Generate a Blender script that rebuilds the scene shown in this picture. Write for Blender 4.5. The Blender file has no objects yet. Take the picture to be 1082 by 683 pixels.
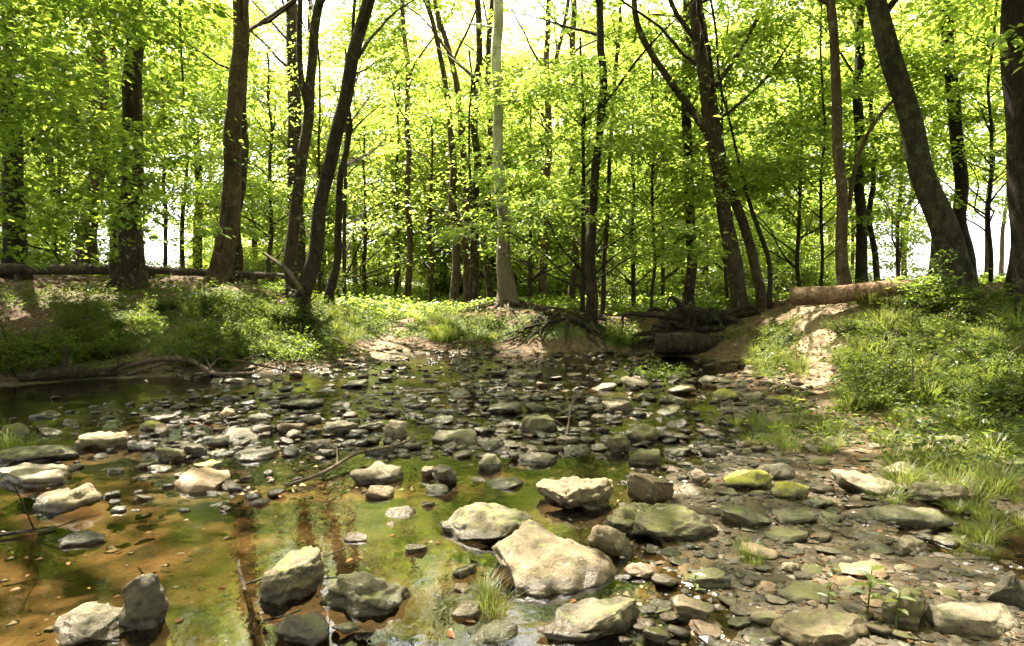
import bpy, bmesh, math, random
import numpy as np
from mathutils import Vector

random.seed(11)
rng = np.random.default_rng(11)
R = math.radians
scene = bpy.context.scene
COL = scene.collection

# ------------------------------------------------------------------ camera
FPX, CX, CY, HORIZON, CAMZ = 721.33, 541.0, 341.5, 298.0, 1.15
PITCH = math.atan((CY - HORIZON) / FPX)
cam_d = bpy.data.cameras.new('camera'); cam = bpy.data.objects.new('camera', cam_d); COL.objects.link(cam)
cam_d.lens = 24; cam_d.sensor_width = 36; cam_d.clip_end = 3000; cam_d.clip_start = 0.05
cam.location = (0, 0, CAMZ); cam.rotation_euler = (R(90) - PITCH, 0, 0)
scene.camera = cam
FWD = np.array([0, math.cos(PITCH), -math.sin(PITCH)]); UPV = np.array([0, math.sin(PITCH), math.cos(PITCH)])

def ray(px, py):
    return np.array([1., 0, 0]) * (px - CX) + UPV * (CY - py) + FWD * FPX
def P(px, py, Y):
    d = ray(px, py); return np.array([0, 0, CAMZ]) + d * (Y / d[1])
def project(p):
    q = np.asarray(p, float) - np.array([0, 0, CAMZ])
    dep = q @ FWD; dep = np.where(np.abs(dep) < 1e-3, 1e-3, dep)
    return CX + q[..., 0] / dep * FPX, CY - (q @ UPV) / dep * FPX, dep

# ------------------------------------------------------------------ sun
SUN_EL, SUN_AZ = R(62), R(-38)        # azimuth from +Y, positive towards +X
S = np.array([math.cos(SUN_EL) * math.sin(SUN_AZ), math.cos(SUN_EL) * math.cos(SUN_AZ), math.sin(SUN_EL)])
def shadow_xy(p):
    p = np.asarray(p, float); return p[..., :2] - S[:2] * (p[..., 2:3] / S[2])

# ------------------------------------------------------------------ noise
def hash3(i, seed):
    i = i.astype(np.int64)
    h = (i[..., 0] * 73856093) ^ (i[..., 1] * 19349663) ^ (i[..., 2] * 83492791) ^ (seed * 2654435761)
    h = (h ^ (h >> 13)) * 1274126177; h &= 0xFFFFFFFF
    h ^= h >> 16; h = (h * 2246822519) & 0xFFFFFFFF; h ^= h >> 13
    return (h & 0xFFFFFF) / float(0xFFFFFF)
def vnoise(p, seed=0):
    p = np.asarray(p, float); i = np.floor(p); f = p - i; f = f * f * (3 - 2 * f); out = 0
    for dx in (0, 1):
        for dy in (0, 1):
            for dz in (0, 1):
                w = (f[..., 0] if dx else 1 - f[..., 0]) * (f[..., 1] if dy else 1 - f[..., 1]) * (f[..., 2] if dz else 1 - f[..., 2])
                out = out + w * hash3(i + np.array([dx, dy, dz]), seed)
    return out * 2 - 1
def fbm(p, seed=0, octv=4, gain=.5):
    p = np.asarray(p, float); a, s, t = 1., 1., 0
    for k in range(octv):
        t = t + a * vnoise(p * s + 13.7 * k, seed + k); a *= gain; s *= 2.03
    return t
def fbm2(x, y, s=1., seed=0, octv=4):
    return fbm(np.stack([x * s, y * s, np.full_like(x, .37)], -1), seed, octv)

# ------------------------------------------------------------------ terrain height
ctl = [(-6,2,-.18),(-3,2,-.2),(-1.2,2.2,-.15),(0,2.2,-.13),(.62,2.2,.0),(1.5,2.2,.07),(2.5,2.2,.12),(3.5,2.2,.3),
 (-6,4,-.15),(-3,4,-.14),(-1,4,-.11),(.3,4,-.07),(1,3.8,.02),(2,4,.07),(3,4,.14),(.45,3,-.03),(.8,3,.03),
 (-6,6,-.12),(-4,6,-.1),(-2,6,-.05),(0,6,-.05),(1.2,6,-.06),(2.3,6,.04),(2.9,6,.2),(1.6,5,-.03),
 (-5.5,7.3,-.05),(-3,8,-.06),(-1,8,-.03),(1,8,-.04),(2.4,8,.02),(-1,10,-.05),(.8,10,-.12),(2.2,10,-.15),(1.6,11.2,-.1),(1.75,12.2,-.05),
 (-6,-2,-.15),(0,-2,-.1),(4,-2,.5),(-9,7.3,.1),(-9,5,-.1),(-12,6,.3),(-12,2,0),(-14,-3,.1),
 (-5.8,7.85,.05),(-4.9,8.5,.04),(-3.3,8.9,.04),(-2.8,9.5,.05),(-2.1,10.6,.05),
 (6,6,.85),(8,6,.95),(8,3,.8),(6,2,.6),(12,8,1.1),(-12,12,1.15),(-16,15,1.2),(0,27,.55),(10,15,1.05),(16,20,1.),(-8,22,1.),(-16,30,1),(16,30,.95),(0,35,.6),(14,-6,1),(-16,-6,.3),(-16,8,.6)]
for px, py, Y in [(60,350,9.6),(200,350,9.8),(300,355,10),(100,318,11),(200,318,11),(300,325,10.8),(50,299,12.5),(200,299,12.5),(320,315,12.5),
 (400,350,12.5),(430,332,16),(380,335,14),(360,352,11.5),(470,350,12),(535,322,13.2),(600,330,12.5),(560,353,11.6),(630,347,11.8),(655,353,11.5),
 (535,328,12.35),(595,334,12.1),(500,369,11.3),(560,369,11.35),(450,340,13),(540,322,20),(640,320,20),(725,327,15),(710,345,12.2),(790,332,12),(730,340,11.7),(775,374,10),(800,387,9),(800,352,10),(850,335,9),(900,322,8.8),
 (870,380,7.6),(860,422,6.4),(960,310,8.8),(1000,330,7.8),(1080,325,8),(950,372,7),(1050,372,6.5),(950,432,5.6),(1080,430,5),(1080,505,4),(1100,610,2.75)]:
    p = P(px, py, Y); ctl.append(tuple(p))
ctl = np.array(ctl, float)
def _tk(a, b):
    d2 = ((a[:, None, :] - b[None, :, :]) ** 2).sum(-1); return d2 * np.log(d2 + 1e-9) * .5
_n = len(ctl)
_A = np.zeros((_n + 3, _n + 3)); _A[:_n, :_n] = _tk(ctl[:, :2], ctl[:, :2]) + np.eye(_n) * .25
_A[:_n, _n] = 1; _A[:_n, _n + 1:] = ctl[:, :2]; _A[_n:, :_n] = _A[:_n, _n:].T
_w = np.linalg.solve(_A, np.concatenate([ctl[:, 2], np.zeros(3)]))
def H0(x, y):
    x = np.atleast_1d(np.asarray(x, float)); y = np.atleast_1d(np.asarray(y, float)); sh = x.shape
    xf = np.clip(x.ravel(), -16, 16); yf = np.clip(y.ravel(), -6, 34); out = np.empty(xf.shape)
    for k in range(0, len(xf), 20000):
        q = np.stack([xf[k:k + 20000], yf[k:k + 20000]], -1)
        out[k:k + 20000] = _tk(q, ctl[:, :2]) @ _w[:_n] + _w[_n] + q @ _w[_n + 1:]
    far = np.clip((np.hypot(x.ravel(), y.ravel() - 8) - 24) / 40, 0, 1)
    return (out * (1 - far) + .8 * far).reshape(sh)
def H(x, y):
    h = H0(x, y); x = np.atleast_1d(np.asarray(x, float)); y = np.atleast_1d(np.asarray(y, float))
    bank = np.clip((h - .05) / .35, 0, 1)
    h = h + fbm2(x, y, 1.1, 3, 4) * (.035 + .07 * bank) + fbm2(x, y, 5.5, 9, 4) * (.014 + .03 * bank)
    return h
def H1(x, y): return float(H(np.array([x]), np.array([y]))[0])
def G(px, py, water=True):
    """the point where the line through a picture position meets the ground (or the water)"""
    d = ray(px, py); d = d / d[1]; Y = np.concatenate([np.arange(1.2, 14, .04), np.arange(14, 40, .2)])
    pts = np.array([0, 0, CAMZ]) + d[None, :] * Y[:, None]
    h = H(pts[:, 0], pts[:, 1])
    if water: h = np.maximum(h, 0)
    k = np.argmax(pts[:, 2] <= h)
    if pts[k, 2] > h[k]: k = len(Y) - 1
    return np.array([pts[k, 0], pts[k, 1], h[k]])

# ------------------------------------------------------------------ mesh building
class MB:
    def __init__(s): s.v = []; s.q = []; s.t = []; s.n = 0
    def add(s, v, f):
        v = np.asarray(v, float); f = np.asarray(f, np.int64)
        s.v.append(v)
        (s.q if f.shape[1] == 4 else s.t).append(f + s.n)
        s.n += len(v); return s
    def mesh(s, name, mat, origin=(0, 0, 0), smooth=True):
        v = np.concatenate(s.v) - np.asarray(origin, float)
        q = np.concatenate(s.q) if s.q else np.zeros((0, 4), np.int64)
        t = np.concatenate(s.t) if s.t else np.zeros((0, 3), np.int64)
        me = bpy.data.meshes.new(name); me.vertices.add(len(v)); me.vertices.foreach_set('co', v.astype(np.float32).ravel())
        loops = np.concatenate([q.ravel(), t.ravel()]); me.loops.add(len(loops)); me.loops.foreach_set('vertex_index', loops.astype(np.int32))
        np_ = len(q) + len(t); me.polygons.add(np_)
        starts = np.concatenate([np.arange(len(q)) * 4, len(q) * 4 + np.arange(len(t)) * 3])
        me.polygons.foreach_set('loop_start', starts.astype(np.int32))
        me.polygons.foreach_set('use_smooth', np.full(np_, smooth, bool))
        me.update(calc_edges=True); me.materials.append(mat)
        return me
    def build(s, name, mat, parent=None, origin=(0, 0, 0), smooth=True):
        o = bpy.data.objects.new(name, s.mesh(name, mat, origin, smooth)); COL.objects.link(o)
        if parent is not None: o.parent = parent
        else: o.location = origin
        return o
def tag(o, label=None, cat=None, group=None, kind=None):
    if label: o['label'] = label
    if cat: o['category'] = cat
    if group: o['group'] = group
    if kind: o['kind'] = kind
    return o
def empty(name, loc, label, cat, group=None):
    o = bpy.data.objects.new(name, None); o.empty_display_size = .2; COL.objects.link(o); o.location = [float(c) for c in loc]
    return tag(o, label, cat, group)
def copy_thing(o, loc, rotz=0, sc=1., label=None, group=None):
    r = o.copy(); COL.objects.link(r); r.location = [float(c) for c in loc]; r.rotation_euler = (0, 0, rotz); r.scale = (sc, sc, sc)
    if label: r['label'] = label
    if group: r['group'] = group
    for ch in list(o.children):
        c = ch.copy(); COL.objects.link(c); c.parent = r
    return r
def smooth_path(pts, step):
    pts = np.asarray(pts, float)
    seg = np.linalg.norm(np.diff(pts[:, :3], axis=0), axis=1); t = np.concatenate([[0], np.cumsum(seg)])
    n = max(3, int(t[-1] / step) + 1); u = np.linspace(0, t[-1], n)
    lin = np.stack([np.interp(u, t, pts[:, k]) for k in range(pts.shape[1])], -1)
    for _ in range(3):
        lin[1:-1] = lin[1:-1] * .5 + (lin[:-2] + lin[2:]) * .25
    return lin
def tube(mb, pts, rad, seg=10, rough=.06, step=.25, flare=0, seed=0, cap=True, wob=0):
    """round limb through pts; rad per point"""
    a = smooth_path(np.concatenate([np.asarray(pts, float), np.asarray(rad, float)[:, None]], 1), step)
    p, r = a[:, :3].copy(), a[:, 3]
    if wob: p[1:-1] += np.stack([vnoise(p * 1.3 + 5, seed + 3), vnoise(p * 1.3 + 15, seed + 4), 0 * r], -1)[1:-1] * wob
    tan = np.gradient(p, axis=0); tan /= np.linalg.norm(tan, axis=1)[:, None] + 1e-9
    ref = np.array([0, 1., 0]) if abs(tan[0, 1]) < .8 else np.array([1., 0, 0])
    u = np.cross(ref[None], tan)
    u /= np.linalg.norm(u, axis=1)[:, None] + 1e-9; w = np.cross(tan, u)
    th = np.linspace(0, 2 * math.pi, seg, endpoint=False)
    L = np.concatenate([[0], np.cumsum(np.linalg.norm(np.diff(p, axis=0), axis=1))])
    circ = np.stack([np.cos(th), np.sin(th)], -1)
    rr = r[:, None] * np.ones(seg)[None]
    q = np.concatenate([np.repeat((circ * 1.3)[None], len(p), 0), np.repeat((L * 1.2)[:, None, None], seg, 1)], -1)
    rr = rr * (1 + rough * fbm(q * 1.0 + seed * 3.1, seed, 3))
    if flare:
        fl = np.exp(-L / (r[0] * 1.6))[:, None] * flare
        rr = rr * (1 + fl * (.55 + .75 * np.cos(th * 4 + seed + vnoise(np.stack([th, th * 0, th * 0 + seed], -1), seed) * 1.5)[None]))
    v = p[:, None] + rr[..., None] * (circ[None, :, :1] * u[:, None] + circ[None, :, 1:] * w[:, None])
    n = len(p); base = np.arange(n - 1)[:, None] * seg; k = np.arange(seg)[None]; k2 = (k + 1) % seg
    f = np.stack([base + k, base + k2, base + seg + k2, base + seg + k], -1).reshape(-1, 4)
    vv = v.reshape(-1, 3)
    mb.add(vv, f)
    if cap:
        for e, row in ((0, 0), (n - 1, (n - 1) * seg)):
            c = np.concatenate([vv[row:row + seg], p[e][None]])
            kk = np.arange(seg); f2 = np.stack([kk, (kk + 1) % seg, np.full(seg, seg)], -1)
            mb.add(c, f2 if e else f2[:, ::-1])
    return p, r

# ------------------------------------------------------------------ leaves
def norm(a): return a / (np.linalg.norm(a, axis=-1, keepdims=True) + 1e-9)
def leaf_faces(mb, c, d, n, L, W, fine=False):
    d = norm(d); s = norm(np.cross(d, n)); n = np.cross(s, d); L = L[:, None]; W = W[:, None]; N = len(c); i = np.arange(N)
    if fine:
        v = np.stack([c, c + d * L * .3 + s * W * .5 + n * W * .14, c + d * L * .68 + s * W * .36 + n * W * .08 - n * L * .03, c + d * L - n * L * .12,
                      c + d * L * .68 - s * W * .36 + n * W * .08 - n * L * .03, c + d * L * .3 - s * W * .5 + n * W * .14], 1)
        f = np.concatenate([np.stack([i * 6, i * 6 + 1, i * 6 + 2, i * 6 + 3], -1), np.stack([i * 6, i * 6 + 3, i * 6 + 4, i * 6 + 5], -1)])
    else:
        v = np.stack([c, c + d * L * .42 + s * W * .5 + n * W * .12, c + d * L - n * L * .08, c + d * L * .42 - s * W * .5 + n * W * .12], 1)
        f = np.concatenate([np.stack([i * 4, i * 4 + 1, i * 4 + 2], -1), np.stack([i * 4, i * 4 + 2, i * 4 + 3], -1)])
    mb.add(v.reshape(-1, 3), f)
def sprays(mb, C, az, size, n, leaf, fine=False, droop=.25, tilt=.33, pitch=None, g=rng, carve=False):
    """flat sprays of leaves: C centres, az heading, size length, n leaves each"""
    M = len(C)
    if M == 0: return
    d = np.stack([np.cos(az), np.sin(az), np.zeros(M) if pitch is None else np.tan(pitch)], -1); d = norm(d)
    pr = np.stack([-np.sin(az), np.cos(az), g.normal(0, .18, M)], -1)
    t = g.random((M, n)); sd = np.where(g.random((M, n)) < .5, -1., 1.)
    sz = size[:, None]
    lat = sd * g.random((M, n)) ** .8 * .42 * sz * (1.05 - .6 * t)
    pos = C[:, None] + d[:, None] * ((t - .3) * sz)[..., None] + pr[:, None] * lat[..., None]
    pos[..., 2] += g.normal(0, .05, (M, n)) * sz - droop * sz * t ** 2 - np.abs(lat) * .15
    ld = d[:, None] * (.55 + .4 * t[..., None]) + pr[:, None] * (sd * .75)[..., None] + g.normal(0, .3, (M, n, 3))
    ld[..., 2] -= .2
    nn = np.zeros((M, n, 3)); nn[..., 2] = 1; nn += g.normal(0, tilt, (M, n, 3))
    L = leaf * g.uniform(.75, 1.25, (M, 1)) * g.uniform(.55, 1.3, (M, n)); W = L * g.uniform(.5, .72, (M, n))
    pos, ld, nn, L, W = pos.reshape(-1, 3), ld.reshape(-1, 3), nn.reshape(-1, 3), L.ravel(), W.ravel()
    if carve:
        k = lit_keep(pos); pos, ld, nn, L, W = pos[k], ld[k], nn[k], L[k], W[k]
    leaf_faces(mb, pos, ld, nn, L, W, fine)

# ------------------------------------------------------------------ where the sun comes through the canopy
LIT = []
def lit_px(px, py, rx, ry, soft=False):
    p = G(px, py); s = math.hypot(*p[:2]) / FPX
    if py > 430 and px < 1000: p[2] += .14; rx *= 1.25; ry *= 1.25
    q = shadow_xy(p[None])[0]
    LIT.append((q[0], q[1], rx * s, max(ry * s * (p[1] / CAMZ) * .75, rx * s * .5)))
def lit_keep(C, base=1.0):
    """mask of the sprays that stay"""
    q = shadow_xy(C); keep = np.ones(len(C), bool); near = (q[:, 0] > -10) & (q[:, 0] < 9) & (q[:, 1] > 0) & (q[:, 1] < 19)
    qn = q[near]; kn = np.ones(len(qn), bool); e = fbm2(qn[:, 0], qn[:, 1], 3.2, 61, 2) * .45
    for x, y, a, b in LIT:
        kn &= ((qn[:, 0] - x) / a) ** 2 + ((qn[:, 1] - y) / b) ** 2 > 1 + e
    keep[near] = kn
    return keep | (rng.random(len(C)) < .05)

# ------------------------------------------------------------------ materials
def new_mat(name):
    m = bpy.data.materials.new(name); m.use_nodes = True; nt = m.node_tree; nt.nodes.clear()
    out = nt.nodes.new('ShaderNodeOutputMaterial'); return m, nt, out
class NB:
    def __init__(s, nt): s.nt = nt
    def n(s, t, **kw):
        x = s.nt.nodes.new('ShaderNode' + t)
        for k, v in kw.items():
            if k.startswith('i_'):
                key = k[2:].replace('_', ' ')
                x.inputs[int(key) if key.isdigit() else key].default_value = v
            else: setattr(x, k, v)
        return x
    def l(s, a, b): s.nt.links.new(a, b)
    def noise(s, vec, scale, detail=5, rough=.6, dist=0.):
        x = s.n('TexNoise'); x.inputs['Scale'].default_value = scale; x.inputs['Detail'].default_value = detail
        x.inputs['Roughness'].default_value = rough; x.inputs['Distortion'].default_value = dist
        if vec is not None: s.l(vec, x.inputs['Vector'])
        return x
    def ramp(s, fac, stops, interp='LINEAR'):
        x = s.n('ValToRGB'); r = x.color_ramp; r.interpolation = interp
        while len(r.elements) < len(stops): r.elements.new(.5)
        for e, (p, c) in zip(r.elements, stops):
            e.position = p; e.color = (*c, 1) if len(c) == 3 else c
        s.l(fac, x.inputs[0]); return x
    def mix(s, fac, a, b, blend='MIX'):
        x = s.n('Mix', data_type='RGBA', blend_type=blend)
        for v, i in ((fac, 0), (a, 6), (b, 7)):
            if isinstance(v, (int, float)): x.inputs[i].default_value = v
            elif isinstance(v, tuple): x.inputs[i].default_value = (*v, 1)
            else: s.l(v, x.inputs[i])
        return x.outputs[2]
    def math(s, op, a, b=0., clamp=False):
        x = s.n('Math', operation=op, use_clamp=clamp)
        for v, i in ((a, 0), (b, 1)):
            if isinstance(v, (int, float)): x.inputs[i].default_value = v
            else: s.l(v, x.inputs[i])
        return x.outputs[0]
def g3(v): return (v, v, v)

def leaf_mat(name, refl, trans, gloss=.05, tfac=.55):
    m, nt, out = new_mat(name); b = NB(nt)
    geo = b.n('NewGeometry'); rnd = geo.outputs['Random Per Island']
    cr = b.ramp(rnd, [(0, tuple(c * .6 for c in refl)), (.5, refl), (1, (refl[0] * 1.7, refl[1] * 1.35, refl[2] * 1.1))])
    ct = b.ramp(rnd, [(0, tuple(c * .65 for c in trans)), (.55, trans), (1, (trans[0] * 1.45, trans[1] * 1.15, trans[2] * 1.1))])
    df = b.n('BsdfDiffuse'); tr = b.n('BsdfTranslucent'); gl = b.n('BsdfGlossy'); gl.inputs['Roughness'].default_value = .38
    gl.inputs['Color'].default_value = (1, 1, 1, 1)
    b.l(cr.outputs[0], df.inputs[0]); b.l(ct.outputs[0], tr.inputs[0])
    m1 = b.n('MixShader'); m1.inputs[0].default_value = tfac; b.l(df.outputs[0], m1.inputs[1]); b.l(tr.outputs[0], m1.inputs[2])
    m2 = b.n('MixShader'); m2.inputs[0].default_value = gloss; b.l(m1.outputs[0], m2.inputs[1]); b.l(gl.outputs[0], m2.inputs[2])
    b.l(m2.outputs[0], out.inputs[0]); return m
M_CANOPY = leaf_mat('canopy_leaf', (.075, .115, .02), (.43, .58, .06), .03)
M_NEAR = leaf_mat('shaded_leaf', (.05, .085, .018), (.26, .385, .04), .02)  # darker leaf: the shade on the near boughs is put into its colour
M_SAPLING = leaf_mat('sapling_leaf', (.07, .115, .022), (.38, .53, .07), .03)
M_FAR = leaf_mat('far_leaf', (.085, .12, .022), (.48, .62, .075), .03)
M_SHRUB = leaf_mat('shrub_leaf', (.035, .055, .011), (.15, .21, .024), .012, .45)
M_GRASS = leaf_mat('grass_blade', (.08, .105, .025), (.28, .34, .05), .015, .4)
for cr_ in [n for n in M_GRASS.node_tree.nodes if n.type == 'VALTORGB']:
    e = cr_.color_ramp.elements.new(.86); e.color = cr_.color_ramp.elements[1].color; cr_.color_ramp.elements[-1].color = (.24, .17, .07, 1)
M_LITTER = leaf_mat('dead_leaf', (.10, .055, .026), (.14, .07, .02), .01, .2)
M_PALE_LEAF = leaf_mat('pale_leaf', (.10, .14, .03), (.42, .52, .10), .05)

def bark_mat(name, dark, light, lichen=(.25, .27, .2), lich=.25, vs=1.):
    m, nt, out = new_mat(name); b = NB(nt); tc = b.n('TexCoord'); mp = b.n('Mapping'); mp.inputs['Scale'].default_value = (1, 1, .22)
    b.l(tc.outputs['Object'], mp.inputs['Vector'])
    n1 = b.noise(mp.outputs[0], 22 * vs, 6, .65, .6); n2 = b.noise(tc.outputs['Object'], 3.2, 5, .6); n3 = b.noise(tc.outputs['Object'], 9, 5, .7)
    c = b.ramp(n1.outputs[0], [(.32, dark), (.62, light)])
    c2 = b.mix(b.ramp(n2.outputs[0], [(.35, g3(.62)), (.65, g3(1.25))]).outputs[0], (0, 0, 0), c.outputs[0], 'MULTIPLY')
    c3 = b.mix(1., c.outputs[0], b.ramp(n2.outputs[0], [(.35, g3(.6)), (.65, g3(1.2))]).outputs[0], 'MULTIPLY')
    msk = b.ramp(n3.outputs[0], [(.62 - lich * .25, g3(0)), (.66 - lich * .2, g3(.8))])
    c4 = b.mix(msk.outputs[0], c3, lichen)
    bs = b.n('BsdfPrincipled'); bs.inputs['Roughness'].default_value = .9; bs.inputs['Specular IOR Level'].default_value = .2
    b.l(c4, bs.inputs['Base Color']); bp = b.n('Bump'); bp.inputs['Strength'].default_value = 1.; bp.inputs['Distance'].default_value = .06
    b.l(n1.outputs[0], bp.inputs['Height']); b.l(bp.outputs[0], bs.inputs['Normal']); b.l(bs.outputs[0], out.inputs[0]); return m
M_BARK = bark_mat('brown_bark', (.014, .0095, .006), (.058, .04, .025), (.16, .17, .10), .15)
M_BARK_DK = bark_mat('dark_bark', (.009, .0065, .0045), (.036, .026, .017), (.05, .052, .03), .2)
M_BARK_MOSS = bark_mat('mossy_bark', (.009, .007, .0045), (.036, .027, .017), (.055, .058, .028), .35)
M_BARK_PALE = bark_mat('pale_bark', (.25, .24, .18), (.55, .53, .44), (.30, .27, .19), .35, .6)
nt = M_BARK_PALE.node_tree; b = NB(nt); bs = next(n for n in nt.nodes if n.type == 'BSDF_PRINCIPLED'); src = bs.inputs['Base Color'].links[0].from_socket
tc = b.n('TexCoord'); sx = b.n('SeparateXYZ'); b.l(tc.outputs['Object'], sx.inputs[0]); nn = b.noise(tc.outputs['Object'], 5, 5, .7)
hz = b.math('ADD', b.math('MULTIPLY', sx.outputs[2], .2), b.math('MULTIPLY', b.math('SUBTRACT', nn.outputs[0], .5), 1.1))
flk = b.ramp(hz, [(.3, g3(1)), (.55, g3(0))]).outputs[0]
b.l(b.mix(b.math('MULTIPLY', flk, .93), src, b.mix(nn.outputs[0], (.03, .022, .014), (.15, .115, .075))), bs.inputs['Base Color'])
M_BARK_TAN = bark_mat('tan_bark', (.028, .018, .011), (.095, .063, .038), (.12, .115, .08), .2)
M_DRIFT = bark_mat('driftwood', (.045, .032, .021), (.15, .112, .075), (.05, .036, .022), .3, 1.6)
M_RAIL = bark_mat('rail_wood', (.025, .018, .013), (.075, .055, .04), (.10, .10, .07), .1)
M_LOG = bark_mat('sawn_log_wood', (.05, .03, .017), (.17, .105, .06), (.2, .13, .08), .3, .8)

def stone_mat(name, dark, light, moss=(.11, .12, .02), moss_amt=.3, tint=None, speck=.5):
    m, nt, out = new_mat(name); b = NB(nt); tc = b.n('TexCoord'); geo = b.n('NewGeometry'); oi = b.n('ObjectInfo')
    off = b.n('VectorMath', operation='SCALE'); cmb = b.n('CombineXYZ'); b.l(oi.outputs['Random'], cmb.inputs[0]); b.l(oi.outputs['Random'], cmb.inputs[1])
    b.l(cmb.outputs[0], off.inputs[0]); off.inputs['Scale'].default_value = 37.
    pos = b.n('VectorMath', operation='ADD'); b.l(geo.outputs['Position'], pos.inputs[0]); b.l(off.outputs[0], pos.inputs[1]); V = pos.outputs[0]
    n1 = b.noise(V, 7, 8, .65, .4); n2 = b.noise(V, 42, 6, .7); n3 = b.noise(V, 15, 6, .68, .3); n4 = b.noise(V, 150, 3, .7)
    c = b.ramp(n1.outputs[0], [(.3, dark), (.68, light)]).outputs[0]
    c = b.mix(1., c, b.ramp(n2.outputs[0], [(.3, g3(.55)), (.5, g3(1.)), (.75, g3(1.3))]).outputs[0], 'MULTIPLY')
    c = b.mix(speck, c, b.ramp(n4.outputs[0], [(.35, g3(.6)), (.6, g3(1.15))]).outputs[0], 'MULTIPLY')
    # each stone a little lighter, darker, warmer
    hv = b.ramp(oi.outputs['Random'], [(0, (.72, .72, .72)), (.35, (1.05, 1., .92)), (.7, (.92, .96, .92)), (1, (1.3, 1.25, 1.12))])
    c = b.mix(1., c, hv.outputs[0], 'MULTIPLY')
    sx = b.n('SeparateXYZ'); b.l(geo.outputs['Normal'], sx.inputs[0])
    mm = b.math('ADD', b.math('MULTIPLY', sx.outputs[2], .22), n3.outputs[0])
    mk = b.ramp(mm, [(.83 - moss_amt * .45, g3(0)), (.91 - moss_amt * .45, g3(.88))]).outputs[0]
    mc = b.mix(n2.outputs[0], tuple(q * .55 for q in moss), tuple(min(1, q * 1.5) for q in moss))
    c = b.mix(mk, c, mc)
    vo = b.n('TexVoronoi', feature='DISTANCE_TO_EDGE'); vo.inputs['Scale'].default_value = 4.2; wv = b.n('VectorMath', operation='MULTIPLY_ADD')
    b.l(n3.outputs['Color'], wv.inputs[0]); wv.inputs[1].default_value = (.22, .22, .22); b.l(V, wv.inputs[2]); b.l(wv.outputs[0], vo.inputs['Vector'])
    crk = b.math('MULTIPLY', b.ramp(vo.outputs['Distance'], [(0, g3(1)), (.018, g3(0))]).outputs[0], b.ramp(n1.outputs[0], [(.45, g3(0)), (.6, g3(.75))]).outputs[0])
    c = b.mix(crk, c, tuple(q * .35 for q in dark))
    lic = b.ramp(b.noise(V, 19, 4, .55, .8).outputs[0], [(.64, g3(0)), (.68, g3(.55))]).outputs[0]; c = b.mix(lic, c, (.27, .27, .2))
    # wet band at the waterline
    pz = b.n('SeparateXYZ'); b.l(geo.outputs['Position'], pz.inputs[0])
    wz = b.math('ADD', pz.outputs[2], b.math('MULTIPLY', b.math('SUBTRACT', n3.outputs[0], .5), -.07))
    wet = b.ramp(b.math('MULTIPLY', wz, 10.), [(.3, g3(1)), (.55, g3(0))]).outputs[0]
    c = b.mix(b.math('MULTIPLY', wet, .8), c, b.mix(1., c, (.28, .25, .2), 'MULTIPLY'))
    bs = b.n('BsdfPrincipled'); b.l(c, bs.inputs['Base Color'])
    ro = b.mix(wet, b.ramp(n2.outputs[0], [(0, g3(.75)), (1, g3(.95))]).outputs[0], g3(.25)); b.l(ro, bs.inputs['Roughness'])
    bs.inputs['Specular IOR Level'].default_value = .35
    bp = b.n('Bump'); bp.inputs['Strength'].default_value = .55; bp.inputs['Distance'].default_value = .02
    hh = b.math('ADD', n2.outputs[0], b.math('ADD', b.math('MULTIPLY', n1.outputs[0], 1.5), b.math('SUBTRACT', b.math('MULTIPLY', n4.outputs[0], .25), b.math('MULTIPLY', crk, .6))))
    b.l(hh, bp.inputs['Height']); b.l(bp.outputs[0], bs.inputs['Normal']); b.l(bs.outputs[0], out.inputs[0]); return m
ST = {'grey': stone_mat('grey_green_stone', (.04, .034, .02), (.125, .105, .064), (.10, .11, .03), .28),
      'tan': stone_mat('tan_stone', (.055, .043, .025), (.145, .113, .07), (.13, .13, .045), .15),
      'pale': stone_mat('pale_stone', (.08, .066, .044), (.195, .165, .115), (.2, .19, .09), .05),
      'dark': stone_mat('dark_stone', (.032, .026, .018), (.09, .072, .05), (.07, .07, .02), .25),
      'moss': stone_mat('mossy_stone', (.045, .038, .023), (.125, .105, .062), (.062, .062, .014), .52),
      'yellow': stone_mat('yellow_moss_stone', (.11, .10, .06), (.22, .2, .12), (.22, .20, .025), .6),
      'rust': stone_mat('rust_stone', (.12, .08, .05), (.26, .18, .12), (.1, .1, .03), .1)}

# ------------------------------------------------------------------ ground sheet
def axis(lo, hi, fine_lo, fine_hi, step, mid_step, mid_lo, mid_hi):
    a = list(np.arange(fine_lo, fine_hi + 1e-6, step))
    x = fine_hi
    while x < mid_hi: x += mid_step; a.append(x)
    st = mid_step
    while x < hi: st *= 1.35; x += st; a.append(x)
    x = fine_lo; b_ = []
    while x > mid_lo: x -= mid_step; b_.append(x)
    st = mid_step
    while x > lo: st *= 1.35; x -= st; b_.append(x)
    return np.array(b_[::-1] + a)
gx = axis(-1500, 1500, -8.5, 7.5, .05, .3, -18, 18); gy = axis(-900, 2500, 1.4, 13.5, .05, .3, -6, 36)
X, Y_ = np.meshgrid(gx, gy); Z = H(X, Y_)
nx, ny = len(gx), len(gy); ii = np.arange(ny - 1)[:, None] * nx + np.arange(nx - 1)[None]
mbg = MB(); mbg.add(np.stack([X, Y_, Z], -1).reshape(-1, 3), np.stack([ii, ii + 1, ii + nx + 1, ii + nx], -1).reshape(-1, 4))

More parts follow.
